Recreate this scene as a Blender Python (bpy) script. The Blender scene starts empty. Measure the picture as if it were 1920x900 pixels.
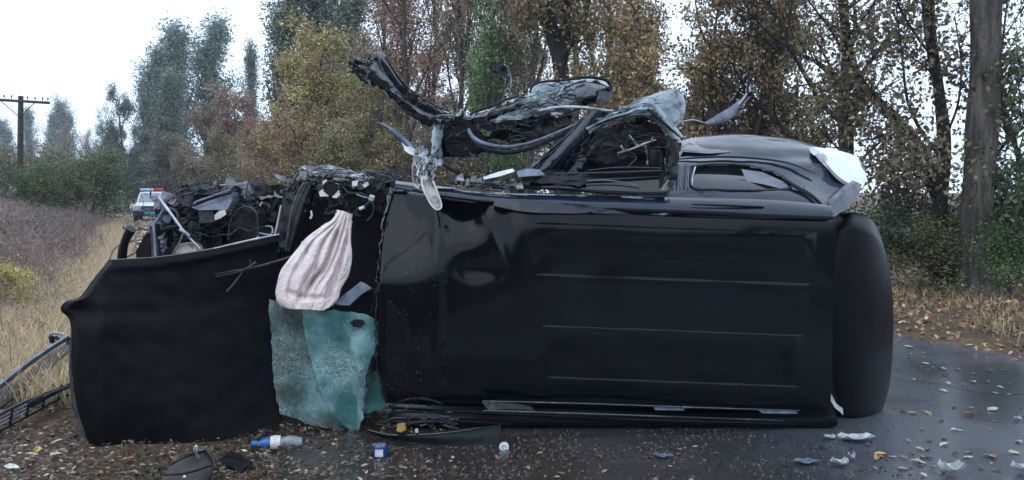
import bpy, bmesh, math, random
import numpy as np
from mathutils import Vector, noise, Matrix

SC = bpy.context.scene
COL = SC.collection
R = math.radians
# ------------------------------------------------------------------ camera
FPX, HZ, CAMH = 1600.0, 360.0, 1.6
PITCH = math.atan((450.0 - HZ) / FPX)
cd = bpy.data.cameras.new("camera")
cam = bpy.data.objects.new("camera", cd)
COL.objects.link(cam)
SC.camera = cam
cam.location = (0, 0, CAMH)
cam.rotation_euler = (math.pi / 2 - PITCH, 0, 0)
cd.sensor_width = 36.0
cd.lens = 36.0 * FPX / 1920.0
cd.clip_start = 0.05
cd.clip_end = 4000
SC.render.resolution_x, SC.render.resolution_y = 1024, 480
# ------------------------------------------------------------------ world, sun
SUN_EL, SUN_AZ = R(48), R(215)
w = bpy.data.worlds.new("World")
SC.world = w
w.use_nodes = True
nt = w.node_tree
nt.nodes.clear()
sky = nt.nodes.new("ShaderNodeTexSky")
sky.sky_type = 'NISHITA'
sky.sun_disc = False
sky.sun_elevation = SUN_EL
sky.sun_rotation = SUN_AZ
sky.air_density = 1.0
sky.dust_density = 4.0
sky.ozone_density = 2.0
bg = nt.nodes.new("ShaderNodeBackground")
bg.inputs[1].default_value = 0.13
# overcast: the blue dome is covered by a pale cloud layer
tc = nt.nodes.new("ShaderNodeTexCoord")
nz = nt.nodes.new("ShaderNodeTexNoise")
nz.inputs['Scale'].default_value = 1.6
nz.inputs['Detail'].default_value = 4
nt.links.new(tc.outputs['Generated'], nz.inputs['Vector'])
cr = nt.nodes.new("ShaderNodeValToRGB")
cr.color_ramp.elements[0].position = 0.3
cr.color_ramp.elements[0].color = (7.0, 8.9, 11.4, 1)
cr.color_ramp.elements[1].position = 0.7
cr.color_ramp.elements[1].color = (8.8, 10.2, 12.4, 1)
nt.links.new(nz.outputs['Fac'], cr.inputs[0])
mx = nt.nodes.new("ShaderNodeMixRGB")
mx.inputs[0].default_value = 0.9
nt.links.new(sky.outputs[0], mx.inputs[1])
nt.links.new(cr.outputs[0], mx.inputs[2])
nt.links.new(mx.outputs[0], bg.inputs[0])
wo = nt.nodes.new("ShaderNodeOutputWorld")
nt.links.new(bg.outputs[0], wo.inputs[0])
sd = bpy.data.lights.new("sun", 'SUN')
sd.energy = 0.55
sd.angle = R(70)
sd.color = (1.0, 0.97, 0.92)
sun = bpy.data.objects.new("sun", sd)
COL.objects.link(sun)
sun.rotation_euler = (math.pi / 2 - SUN_EL, 0, math.pi - SUN_AZ)
SC.view_settings.view_transform = 'Standard'
SC.view_settings.look = 'None'
SC.view_settings.gamma = 1
SC.view_settings.exposure = 0.3
try:
    SC.cycles.volume_bounces = 1
    SC.cycles.max_bounces = 8
    SC.cycles.transparent_max_bounces = 8
    SC.cycles.volume_step_rate = 1
except Exception:
    pass

rnd = random.Random(7)

# ------------------------------------------------------------------ picture point -> place
CP, SP = math.cos(PITCH), math.sin(PITCH)
def P(px, py, Y):
    a, b = (px - 960) / FPX, -(py - 450) / FPX
    d = Vector((a, CP + b * SP, -SP + b * CP))
    return Vector((0, 0, CAMH)) + d * (Y / d.y)
def G(px, py, z=0.0):
    a, b = (px - 960) / FPX, -(py - 450) / FPX
    d = Vector((a, CP + b * SP, -SP + b * CP))
    return Vector((0, 0, CAMH)) + d * ((z - CAMH) / d.z)
def GX(px, Y):
    return (px - 960) / FPX * Y * 1.0

# ------------------------------------------------------------------ materials
def newmat(name):
    m = bpy.data.materials.new(name)
    m.use_nodes = True
    n = m.node_tree
    b = n.nodes['Principled BSDF']
    return m, n, b
def setin(b, **kw):
    names = dict(spec='Specular IOR Level', rough='Roughness', metal='Metallic', coat='Coat Weight', coatr='Coat Roughness',
                 trans='Transmission Weight', alpha='Alpha', ior='IOR')
    for k, v in kw.items():
        b.inputs[names[k]].default_value = v
def mat(name, c1, c2=None, scale=5.0, rough=0.5, rough2=None, bump=0.0, bscale=None, detail=6, pos=(0.35, 0.65), spots=None, **kw):
    """principled with a noise mix of two colours, noise roughness and fine bump"""
    m, n, b = newmat(name)
    setin(b, rough=rough, **kw)
    tc = n.nodes.new("ShaderNodeTexCoord")
    if c2 is None:
        b.inputs['Base Color'].default_value = (*c1, 1)
    else:
        t = n.nodes.new("ShaderNodeTexNoise")
        t.inputs['Scale'].default_value = scale
        t.inputs['Detail'].default_value = detail
        t.inputs['Roughness'].default_value = 0.65
        n.links.new(tc.outputs['Object'], t.inputs['Vector'])
        r = n.nodes.new("ShaderNodeValToRGB")
        r.color_ramp.elements[0].position = pos[0]
        r.color_ramp.elements[1].position = pos[1]
        r.color_ramp.elements[0].color = (*c1, 1)
        r.color_ramp.elements[1].color = (*c2, 1)
        n.links.new(t.outputs['Fac'], r.inputs[0])
        col = r.outputs[0]
        if spots:
            sc_, th, c3 = spots
            v = n.nodes.new("ShaderNodeTexNoise")
            v.inputs['Scale'].default_value = sc_
            v.inputs['Detail'].default_value = 3
            n.links.new(tc.outputs['Object'], v.inputs['Vector'])
            rr = n.nodes.new("ShaderNodeValToRGB")
            rr.color_ramp.elements[0].position = th
            rr.color_ramp.elements[1].position = th + 0.04
            n.links.new(v.outputs['Fac'], rr.inputs[0])
            mx = n.nodes.new("ShaderNodeMixRGB")
            n.links.new(rr.outputs[0], mx.inputs[0])
            n.links.new(col, mx.inputs[1])
            mx.inputs[2].default_value = (*c3, 1)
            col = mx.outputs[0]
        n.links.new(col, b.inputs['Base Color'])
        if rough2 is not None:
            mr = n.nodes.new("ShaderNodeMapRange")
            mr.inputs[1].default_value = pos[0]
            mr.inputs[2].default_value = pos[1]
            mr.inputs[3].default_value = rough
            mr.inputs[4].default_value = rough2
            n.links.new(t.outputs['Fac'], mr.inputs[0])
            n.links.new(mr.outputs[0], b.inputs['Roughness'])
    if bump:
        t2 = n.nodes.new("ShaderNodeTexNoise")
        t2.inputs['Scale'].default_value = bscale or scale * 4
        t2.inputs['Detail'].default_value = 4
        n.links.new(tc.outputs['Object'], t2.inputs['Vector'])
        bp = n.nodes.new("ShaderNodeBump")
        bp.inputs['Strength'].default_value = bump
        bp.inputs['Distance'].default_value = 0.02
        n.links.new(t2.outputs['Fac'], bp.inputs['Height'])
        n.links.new(bp.outputs[0], b.inputs['Normal'])
    return m

M = {}
M['paint'] = mat('black_car_paint', (.0008, .0014, .0034), (.002, .003, .006), scale=3, rough=.09, rough2=.17, bump=.04, bscale=2.5, spec=.26, spots=(48, .70, (.010, .011, .014)))
M['paint_dull'] = mat('dull_black_paint', (.0006, .0011, .0026), (.0016, .0022, .004), scale=3, rough=.3, rough2=.45, bump=.06, bscale=6, spec=.12)
M['paint_wet'] = mat('wet_black_paint', (.002, .006, .015), (.005, .012, .026), scale=9, rough=.08, rough2=.2, bump=.12, bscale=7, spec=.5, coat=.15, coatr=.06)
M['panel_pale'] = mat('pale_bluish_sheet', (.07, .10, .115), (.24, .31, .33), scale=5, rough=.2, rough2=.35, bump=.12, bscale=10, spots=(13, .57, (.012, .018, .024)), spec=.8, coat=.4, coatr=.1)  # pale bluish tone with dark spots for the door and arch panels
M['torn'] = mat('torn_dark_metal', (.010, .013, .018), (.11, .135, .15), scale=9, rough=.16, rough2=.34, bump=.35, bscale=16, pos=(.55, .72), spec=.9, coat=.8, coatr=.1, metal=.25)
M['pale'] = mat('scraped_pale_metal', (.012, .017, .02), (.36, .45, .48), scale=19, rough=.15, rough2=.35, bump=.5, bscale=22, pos=(.50, .66), spec=.8, coat=.5, coatr=.1)
M['pale2'] = mat('bare_sheet_metal', (.22, .25, .26), (.6, .64, .66), scale=12, rough=.3, bump=.3, bscale=25, pos=(.3, .6), metal=.2)
M['cream'] = mat('primer_beige', (.12, .11, .105), (.5, .47, .43), scale=14, rough=.45, bump=.3, bscale=22, pos=(.36, .56))
M['plastic'] = mat('black_plastic', (.003, .004, .007), (.014, .015, .018), scale=16, spec=.25, rough=.36, bump=.2, bscale=30, pos=(.35, .75))
M['plastic_d'] = mat('dusty_dark_trim', (.002, .0025, .004), (.008, .007, .008), scale=9, spec=.2, rough=.6, bump=.3, bscale=26)
M['felt'] = mat('hood_underside', (.0009, .0013, .003), (.005, .004, .0045), scale=3.5, rough=.5, rough2=.8, bump=.2, bscale=24, pos=(.42, .8), spots=(22, .76, (.03, .022, .018)), spec=.12)
M['interior'] = mat('dark_cabin_cloth', (.002, .002, .0035), (.010, .008, .011), scale=8, rough=.85, bump=.3, bscale=25, spec=.2)
M['bluegrey'] = mat('bluish_grey_plastic', (.05, .065, .10), (.18, .215, .27), scale=11, rough=.35, bump=.2, bscale=30)
M['cable'] = mat('wire_sheath', (.005, .005, .007), (.06, .062, .07), scale=20, rough=.45)
M['cablel'] = mat('pale_wire', (.22, .23, .25), (.5, .5, .5), scale=20, rough=.45)
M['chrome'] = mat('bright_metal_rod', (.25, .28, .33), (.5, .53, .58), scale=16, rough=.28, metal=.6)
M['white_pl'] = mat('off_white_plastic', (.48, .48, .46), (.75, .75, .74), scale=20, rough=.4, bump=.2, bscale=40)
M['shard'] = mat('dirty_pale_plastic', (.20, .22, .24), (.46, .48, .50), scale=26, rough=.4, bump=.3, bscale=40)
M['rubber'] = mat('tyre_rubber', (.012, .012, .012), (.03, .03, .03), scale=30, rough=.8, bump=.4, bscale=40)
M['bumper'] = mat('bumper_sky_reflection', (.56, .60, .63), (.72, .76, .78), scale=5, rough=.22, rough2=.35, bump=.08, bscale=9, coat=.5, coatr=.1)  # pale colour paints the sky reflection on the bumper corner
M['ochre'] = mat('ochre_foam', (.28, .17, .04), (.42, .27, .08), scale=25, rough=.8)
M['dark_glass'] = mat('dark_window_glass', (.004, .005, .007), (.008, .009, .012), scale=4, rough=.05, spec=.5)
M['grime'] = M['plastic_d']

def airbag_mat():
    m, n, b = newmat('stained_airbag_cloth')
    tc = n.nodes.new("ShaderNodeTexCoord")
    t = n.nodes.new("ShaderNodeTexNoise"); t.inputs['Scale'].default_value = 3.2; t.inputs['Detail'].default_value = 7; t.inputs['Roughness'].default_value = .7
    n.links.new(tc.outputs['Object'], t.inputs['Vector'])
    r = n.nodes.new("ShaderNodeValToRGB")
    e = r.color_ramp.elements
    e[0].position = .36; e[0].color = (.66, .56, .545, 1)
    e[1].position = .68; e[1].color = (.42, .24, .20, 1)
    k = e.new(.56); k.color = (.76, .66, .64, 1)
    n.links.new(t.outputs['Fac'], r.inputs[0])
    n.links.new(r.outputs[0], b.inputs['Base Color'])
    setin(b, rough=.6, spec=.4)
    w_ = n.nodes.new("ShaderNodeTexNoise"); w_.inputs['Scale'].default_value = 26
    n.links.new(tc.outputs['Object'], w_.inputs['Vector'])
    bp = n.nodes.new("ShaderNodeBump"); bp.inputs['Strength'].default_value = .4; bp.inputs['Distance'].default_value = .01
    n.links.new(w_.outputs['Fac'], bp.inputs['Height']); n.links.new(bp.outputs[0], b.inputs['Normal'])
    return m
M['airbag'] = airbag_mat()

def shatter_mat(name, base, lite, dark, crack, amount):
    """laminated glass broken into a fine web: voronoi cell borders carry the pale cracks"""
    m, n, b = newmat(name)
    tc = n.nodes.new("ShaderNodeTexCoord")
    wn = n.nodes.new("ShaderNodeTexNoise"); wn.inputs['Scale'].default_value = 6
    n.links.new(tc.outputs['Object'], wn.inputs['Vector'])
    va = n.nodes.new("ShaderNodeMixRGB"); va.blend_type = 'ADD'; va.inputs[0].default_value = .25
    n.links.new(tc.outputs['Object'], va.inputs[1]); n.links.new(wn.outputs['Color'], va.inputs[2])
    facs = []
    for s, wd in ((17, .035), (48, .07), (105, .10)):
        v = n.nodes.new("ShaderNodeTexVoronoi"); v.feature = 'DISTANCE_TO_EDGE'; v.inputs['Scale'].default_value = s
        n.links.new(va.outputs[0], v.inputs['Vector'])
        q = n.nodes.new("ShaderNodeMapRange"); q.inputs[1].default_value = 0; q.inputs[2].default_value = wd; q.inputs[3].default_value = 1; q.inputs[4].default_value = 0
        n.links.new(v.outputs['Distance'], q.inputs[0]); facs.append(q.outputs[0])
    mxm = n.nodes.new("ShaderNodeMath"); mxm.operation = 'MAXIMUM'
    n.links.new(facs[0], mxm.inputs[0]); n.links.new(facs[1], mxm.inputs[1])
    mx2 = n.nodes.new("ShaderNodeMath"); mx2.operation = 'MAXIMUM'
    n.links.new(mxm.outputs[0], mx2.inputs[0]); n.links.new(facs[2], mx2.inputs[1])
    dn = n.nodes.new("ShaderNodeTexNoise"); dn.inputs['Scale'].default_value = 3.4; dn.inputs['Detail'].default_value = 5
    n.links.new(tc.outputs['Object'], dn.inputs['Vector'])
    dr = n.nodes.new("ShaderNodeMapRange"); dr.inputs[1].default_value = .42; dr.inputs[2].default_value = .62; dr.inputs[3].default_value = amount * .08; dr.inputs[4].default_value = amount
    n.links.new(dn.outputs['Fac'], dr.inputs[0])
    mul = n.nodes.new("ShaderNodeMath"); mul.operation = 'MULTIPLY'
    n.links.new(mx2.outputs[0], mul.inputs[0]); n.links.new(dr.outputs[0], mul.inputs[1])
    r = n.nodes.new("ShaderNodeValToRGB"); e = r.color_ramp.elements
    e[0].position = .40; e[0].color = (*dark, 1); e[1].position = .60; e[1].color = (*lite, 1)
    k = e.new(.5); k.color = (*base, 1)
    bn = n.nodes.new("ShaderNodeTexNoise"); bn.inputs['Scale'].default_value = 2.6; bn.inputs['Detail'].default_value = 6
    mp = n.nodes.new("ShaderNodeMapping"); mp.inputs['Location'].default_value = (4.3, 1, 2)
    n.links.new(tc.outputs['Object'], mp.inputs[0]); n.links.new(mp.outputs[0], bn.inputs['Vector']); n.links.new(bn.outputs['Fac'], r.inputs[0])
    mix = n.nodes.new("ShaderNodeMixRGB"); n.links.new(mul.outputs[0], mix.inputs[0]); n.links.new(r.outputs[0], mix.inputs[1]); mix.inputs[2].default_value = (*crack, 1)
    n.links.new(mix.outputs[0], b.inputs['Base Color'])
    setin(b, rough=.22, spec=.6, alpha=.93)
    bp = n.nodes.new("ShaderNodeBump"); bp.inputs['Strength'].default_value = .5; bp.inputs['Distance'].default_value = .01
    n.links.new(mx2.outputs[0], bp.inputs['Height']); n.links.new(bp.outputs[0], b.inputs['Normal'])
    return m
M['glass_f'] = shatter_mat('shattered_teal_glass', (.07, .23, .23), (.32, .54, .56), (.01, .13, .115), (.66, .84, .84), .7)
M['glass_b'] = shatter_mat('muddy_shattered_glass', (.04, .10, .10), (.16, .35, .36), (.025, .035, .030), (.50, .66, .64), .6)
M['glass_c'] = shatter_mat('green_edge_glass', (.015, .11, .10), (.03, .17, .155), (.005, .05, .045), (.25, .45, .42), .25)

def leaf_mat(name, objcol=True, base=(.1, .1, .1), sat=.9, rough=.6, trans=.3):
    m, n, b = newmat(name)
    at = n.nodes.new("ShaderNodeAttribute"); at.attribute_name = 'tint'
    if objcol:
        oi = n.nodes.new("ShaderNodeObjectInfo"); src = oi.outputs['Color']
    else:
        rg = n.nodes.new("ShaderNodeRGB"); rg.outputs[0].default_value = (*base, 1); src = rg.outputs[0]
    hsv = n.nodes.new("ShaderNodeHueSaturation")
    # tint.r -> hue shift, tint.g -> value
    sep = n.nodes.new("ShaderNodeSeparateColor"); n.links.new(at.outputs['Color'], sep.inputs[0])
    n.links.new(sep.outputs[0], hsv.inputs['Hue'])
    n.links.new(sep.outputs[1], hsv.inputs['Value'])
    hsv.inputs['Saturation'].default_value = sat
    n.links.new(src, hsv.inputs['Color'])
    n.links.new(hsv.outputs[0], b.inputs['Base Color'])
    setin(b, rough=rough, spec=.3)
    tr = n.nodes.new("ShaderNodeBsdfTranslucent"); n.links.new(hsv.outputs[0], tr.inputs[0])
    ms = n.nodes.new("ShaderNodeMixShader"); ms.inputs[0].default_value = trans
    out = n.nodes['Material Output']
    n.links.new(b.outputs[0], ms.inputs[1]); n.links.new(tr.outputs[0], ms.inputs[2]); n.links.new(ms.outputs[0], out.inputs[0])
    return m
M['leaf'] = leaf_mat('foliage')
M['litter'] = leaf_mat('leaf_litter', rough=.45, trans=.1)

def bark_mat(name, c1, c2, sc=6):
    m, n, b = newmat(name)
    tc = n.nodes.new("ShaderNodeTexCoord")
    mp = n.nodes.new("ShaderNodeMapping"); mp.inputs['Scale'].default_value = (1, 1, .16)
    n.links.new(tc.outputs['Object'], mp.inputs[0])
    t = n.nodes.new("ShaderNodeTexNoise"); t.inputs['Scale'].default_value = sc * 3; t.inputs['Detail'].default_value = 8; t.inputs['Roughness'].default_value = .7
    n.links.new(mp.outputs[0], t.inputs['Vector'])
    t2 = n.nodes.new("ShaderNodeTexNoise"); t2.inputs['Scale'].default_value = 1.3; t2.inputs['Detail'].default_value = 3
    n.links.new(tc.outputs['Object'], t2.inputs['Vector'])
    r = n.nodes.new("ShaderNodeValToRGB"); r.color_ramp.elements[0].position = .38; r.color_ramp.elements[1].position = .64
    r.color_ramp.elements[0].color = (*c1, 1); r.color_ramp.elements[1].color = (*c2, 1)
    n.links.new(t.outputs['Fac'], r.inputs[0])
    mx = n.nodes.new("ShaderNodeMixRGB"); mx.blend_type = 'MULTIPLY'; mx.inputs[0].default_value = .8
    r2 = n.nodes.new("ShaderNodeValToRGB"); r2.color_ramp.elements[0].position = .35; r2.color_ramp.elements[0].color = (.45, .5, .42, 1); r2.color_ramp.elements[1].position = .6
    n.links.new(t2.outputs['Fac'], r2.inputs[0])
    n.links.new(r.outputs[0], mx.inputs[1]); n.links.new(r2.outputs[0], mx.inputs[2])
    n.links.new(mx.outputs[0], b.inputs['Base Color'])
    setin(b, rough=.85, spec=.25)
    bp = n.nodes.new("ShaderNodeBump"); bp.inputs['Strength'].default_value = .9; bp.inputs['Distance'].default_value = .05
    n.links.new(t.outputs['Fac'], bp.inputs['Height']); n.links.new(bp.outputs[0], b.inputs['Normal'])
    return m
M['bark'] = bark_mat('dark_bark', (.010, .009, .009), (.045, .040, .038))
M['bark_g'] = bark_mat('grey_bark', (.05, .043, .038), (.165, .142, .13), 4)
M['bark_f'] = bark_mat('brown_grey_bark', (.045, .04, .038), (.13, .115, .105))

def ground_mat():
    m, n, b = newmat('verge_soil')
    tc = n.nodes.new("ShaderNodeTexCoord")
    t = n.nodes.new("ShaderNodeTexNoise"); t.inputs['Scale'].default_value = .35; t.inputs['Detail'].default_value = 8; t.inputs['Roughness'].default_value = .7
    n.links.new(tc.outputs['Object'], t.inputs['Vector'])
    r = n.nodes.new("ShaderNodeValToRGB"); e = r.color_ramp.elements
    e[0].position = .36; e[0].color = (.055, .038, .022, 1); e[1].position = .66; e[1].color = (.20, .145, .07, 1)
    k = e.new(.5); k.color = (.10, .068, .042, 1)
    n.links.new(t.outputs['Fac'], r.inputs[0])
    t3 = n.nodes.new("ShaderNodeTexNoise"); t3.inputs['Scale'].default_value = 22; t3.inputs['Detail'].default_value = 6; t3.inputs['Roughness'].default_value = .8
    n.links.new(tc.outputs['Object'], t3.inputs['Vector'])
    r3 = n.nodes.new("ShaderNodeValToRGB"); r3.color_ramp.elements[0].position = .35; r3.color_ramp.elements[1].position = .66
    r3.color_ramp.elements[0].color = (.35, .33, .32, 1); r3.color_ramp.elements[1].color = (1.5, 1.45, 1.4, 1)
    n.links.new(t3.outputs['Fac'], r3.inputs[0])
    mx = n.nodes.new("ShaderNodeMixRGB"); mx.blend_type = 'MULTIPLY'; mx.inputs[0].default_value = 1
    n.links.new(r.outputs[0], mx.inputs[1]); n.links.new(r3.outputs[0], mx.inputs[2])
    n.links.new(mx.outputs[0], b.inputs['Base Color'])
    setin(b, rough=.75, spec=.3)
    bp = n.nodes.new("ShaderNodeBump"); bp.inputs['Strength'].default_value = .8; bp.inputs['Distance'].default_value = .04
    n.links.new(t3.outputs['Fac'], bp.inputs['Height']); n.links.new(bp.outputs[0], b.inputs['Normal'])
    return m
M['ground'] = ground_mat()

def road_mat():
    m, n, b = newmat('wet_asphalt')
    tc = n.nodes.new("ShaderNodeTexCoord")
    big = n.nodes.new("ShaderNodeTexNoise"); big.inputs['Scale'].default_value = .55; big.inputs['Detail'].default_value = 5; big.inputs['Roughness'].default_value = .55
    n.links.new(tc.outputs['Object'], big.inputs['Vector'])
    fine = n.nodes.new("ShaderNodeTexNoise"); fine.inputs['Scale'].default_value = 60; fine.inputs['Detail'].default_value = 5; fine.inputs['Roughness'].default_value = .75
    n.links.new(tc.outputs['Object'], fine.inputs['Vector'])
    r = n.nodes.new("ShaderNodeValToRGB"); r.color_ramp.elements[0].position = .32; r.color_ramp.elements[1].position = .7
    r.color_ramp.elements[0].color = (.022, .027, .037, 1); r.color_ramp.elements[1].color = (.085, .094, .114, 1)
    n.links.new(fine.outputs['Fac'], r.inputs[0])
    # dirt dragged on to the left part of the road (x below about -0.2 near the camera)
    sx = n.nodes.new("ShaderNodeSeparateXYZ"); n.links.new(tc.outputs['Object'], sx.inputs[0])
    dm = n.nodes.new("ShaderNodeMath"); dm.operation = 'MULTIPLY_ADD'; dm.inputs[1].default_value = .46; n.links.new(sx.outputs[1], dm.inputs[0]); n.links.new(sx.outputs[0], dm.inputs[2])
    dn = n.nodes.new("ShaderNodeMath"); dn.operation = 'MULTIPLY_ADD'; dn.inputs[1].default_value = 2.2; n.links.new(big.outputs['Fac'], dn.inputs[0]); n.links.new(dm.outputs[0], dn.inputs[2])
    mr = n.nodes.new("ShaderNodeMapRange"); mr.inputs[1].default_value = 3.9; mr.inputs[2].default_value = 5.7; mr.inputs[3].default_value = 1; mr.inputs[4].default_value = 0
    n.links.new(dn.outputs[0], mr.inputs[0])
    dirt = n.nodes.new("ShaderNodeValToRGB"); dirt.color_ramp.elements[0].position = .35; dirt.color_ramp.elements[1].position = .68
    dirt.color_ramp.elements[0].color = (.014, .011, .010, 1); dirt.color_ramp.elements[1].color = (.062, .048, .042, 1)
    n.links.new(fine.outputs['Fac'], dirt.inputs[0])
    mx = n.nodes.new("ShaderNodeMixRGB"); n.links.new(mr.outputs[0], mx.inputs[0]); n.links.new(r.outputs[0], mx.inputs[1]); n.links.new(dirt.outputs[0], mx.inputs[2])
    n.links.new(mx.outputs[0], b.inputs['Base Color'])
    rr = n.nodes.new("ShaderNodeMapRange"); rr.inputs[1].default_value = .42; rr.inputs[2].default_value = .58; rr.inputs[3].default_value = .06; rr.inputs[4].default_value = .42
    n.links.new(big.outputs['Fac'], rr.inputs[0])
    ra = n.nodes.new("ShaderNodeMath"); ra.operation = 'MULTIPLY_ADD'; ra.inputs[1].default_value = .14
    n.links.new(mr.outputs[0], ra.inputs[0]); n.links.new(rr.outputs[0], ra.inputs[2])
    n.links.new(ra.outputs[0], b.inputs['Roughness'])
    setin(b, spec=.75, coat=.6, coatr=.22)
    bp = n.nodes.new("ShaderNodeBump"); bp.inputs['Strength'].default_value = .2; bp.inputs['Distance'].default_value = .004
    n.links.new(fine.outputs['Fac'], bp.inputs['Height']); n.links.new(bp.outputs[0], b.inputs['Normal'])
    return m
M['road'] = road_mat()

# ------------------------------------------------------------------ mesh helpers
def link(name, verts, faces, material, parent=None, smooth=True, mats=None):
    me = bpy.data.meshes.new(name)
    me.from_pydata([tuple(v) for v in verts], [], faces)
    me.materials.append(material)
    if smooth:
        me.polygons.foreach_set('use_smooth', [True] * len(me.polygons))
        try:
            me.set_sharp_from_angle(angle=R(38))
        except Exception:
            pass
    me.update()
    o = bpy.data.objects.new(name, me)
    COL.objects.link(o)
    if parent is not None:
        off = root_off(parent)
        me.transform(Matrix.Translation(-off))
        o.parent = parent
    return o
ROOT = {}
def root_off(p):
    while p.parent is not None:
        p = p.parent
    return ROOT.get(p.name, Vector((0, 0, 0)))
def tag(o, label=None, cat=None, group=None, kind=None):
    if label: o['label'] = label
    if cat: o['category'] = cat
    if group: o['group'] = group
    if kind: o['kind'] = kind
    return o
def thing(name, loc, label, cat, group=None):
    o = bpy.data.objects.new(name, None)
    COL.objects.link(o)
    o.empty_display_size = .2
    o.location = loc
    ROOT[o.name] = Vector(loc)
    return tag(o, label, cat, group)
def recenter(o):
    """put a one-mesh thing's origin at the base of its mesh"""
    me = o.data
    n_ = len(me.vertices)
    a = np.empty(n_ * 3); me.vertices.foreach_get('co', a); a = a.reshape(-1, 3)
    c = Vector(((a[:, 0].min() + a[:, 0].max()) / 2, (a[:, 1].min() + a[:, 1].max()) / 2, a[:, 2].min()))
    me.transform(Matrix.Translation(-c)); o.location = c
    return o

def resample(pts, n, smooth=True):
    pts = [Vector(p) for p in pts]
    if len(pts) == 1: return pts * (n + 1)
    seg = [(pts[i + 1] - pts[i]).length for i in range(len(pts) - 1)]
    tot = sum(seg) or 1
    out = []
    for k in range(n + 1):
        s = k / n * tot
        i = 0
        while i < len(seg) - 1 and s > seg[i]:
            s -= seg[i]; i += 1
        t = min(1, s / seg[i]) if seg[i] > 0 else 0
        if smooth:
            p0 = pts[max(i - 1, 0)]; p1 = pts[i]; p2 = pts[i + 1]; p3 = pts[min(i + 2, len(pts) - 1)]
            q = 0.5 * ((2 * p1) + (p2 - p0) * t + (2 * p0 - 5 * p1 + 4 * p2 - p3) * t * t + (3 * p1 - p0 - 3 * p2 + p3) * t ** 3)
        else:
            q = pts[i].lerp(pts[i + 1], t)
        out.append(q)
    return out

def crease(p, s, seed):
    d = noise.voronoi(Vector((p.x * s + seed, p.y * s, p.z * s)))[0]
    return min(1.0, (d[1] - d[0]) * 1.6) - .5
def sheet(name, T, B, L=None, Rr=None, nu=40, nv=24, disp=None, thick=.004, crumple=0, cs=6, seed=1, jag=0, material=None, parent=None, smooth=True, sm=True, sag=None):
    """Coons patch over four outlines given as (px, py, depth) -> world mesh with thickness"""
    Tn = resample(T, nu, sm); Bn = resample(B, nu, sm)
    Ln = resample(L or [T[0], B[0]], nv, sm); Rn = resample(Rr or [T[-1], B[-1]], nv, sm)
    g = []
    for j in range(nv + 1):
        v = j / nv; row = []
        for i in range(nu + 1):
            u = i / nu
            p = Tn[i] * (1 - v) + Bn[i] * v + Ln[j] * (1 - u) + Rn[j] * u \
                - (Tn[0] * (1 - u) * (1 - v) + Tn[-1] * u * (1 - v) + Bn[0] * (1 - u) * v + Bn[-1] * u * v)
            x, y, Y = p
            if jag:
                e = max(0, 1 - 9 * min(v, 1 - v, u * 1.0, (1 - u)))
                x += jag * e * noise.noise(Vector((x * .09, y * .09, seed)))
                y += jag * e * noise.noise(Vector((x * .09, y * .09, seed + 9)))
            if disp: Y += disp(x, y, u, v)
            w_ = P(x, y, Y)
            if crumple:
                c = crumple * .42 * (crease(w_, cs, seed) * .9 + .5 * noise.noise(w_ * cs * 1.7 + Vector((seed, 0, 0))) + .35 * crease(w_, cs * 2.7, seed + 3))
                w_ = w_ + Vector((c * .2 * noise.noise(w_ * cs + Vector((0, seed, 0))), c, c * .35))
            row.append(w_)
        g.append(row)
    return grid(name, g, thick, material, parent, smooth)
def grid(name, g, thick, material, parent, smooth=True):
    nv, nu = len(g) - 1, len(g[0]) - 1
    A = np.array([[tuple(p) for p in row] for row in g])
    du = np.gradient(A, axis=1); dv = np.gradient(A, axis=0)
    N = np.cross(du, dv)
    ln = np.linalg.norm(N, axis=2, keepdims=True); ln[ln < 1e-12] = 1
    N /= ln
    W = nu + 1
    V = [tuple(x) for x in A.reshape(-1, 3)]
    F = [(j * W + i, (j + 1) * W + i, (j + 1) * W + i + 1, j * W + i + 1) for j in range(nv) for i in range(nu)]
    # face the first side towards the camera side (-Y)
    flip = N[:, :, 1].mean() > 0
    if not flip:
        F = [f[::-1] for f in F]
        Nn = N
    else:
        Nn = -N
    if thick:
        K = len(V)
        Bk = A - Nn * thick
        V += [tuple(x) for x in Bk.reshape(-1, 3)]
        F2 = [tuple(K + q for q in f[::-1]) for f in F]
        rim = []
        def q(a, b):
            rim.append((a, b, b + K, a + K))
        for i in range(nu): q(i, i + 1); q(nv * W + i + 1, nv * W + i)
        for j in range(nv): q((j + 1) * W, j * W); q(j * W + nu, (j + 1) * W + nu)
        F = F + F2 + rim
    return link(name, V, F, material, parent, smooth)

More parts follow.
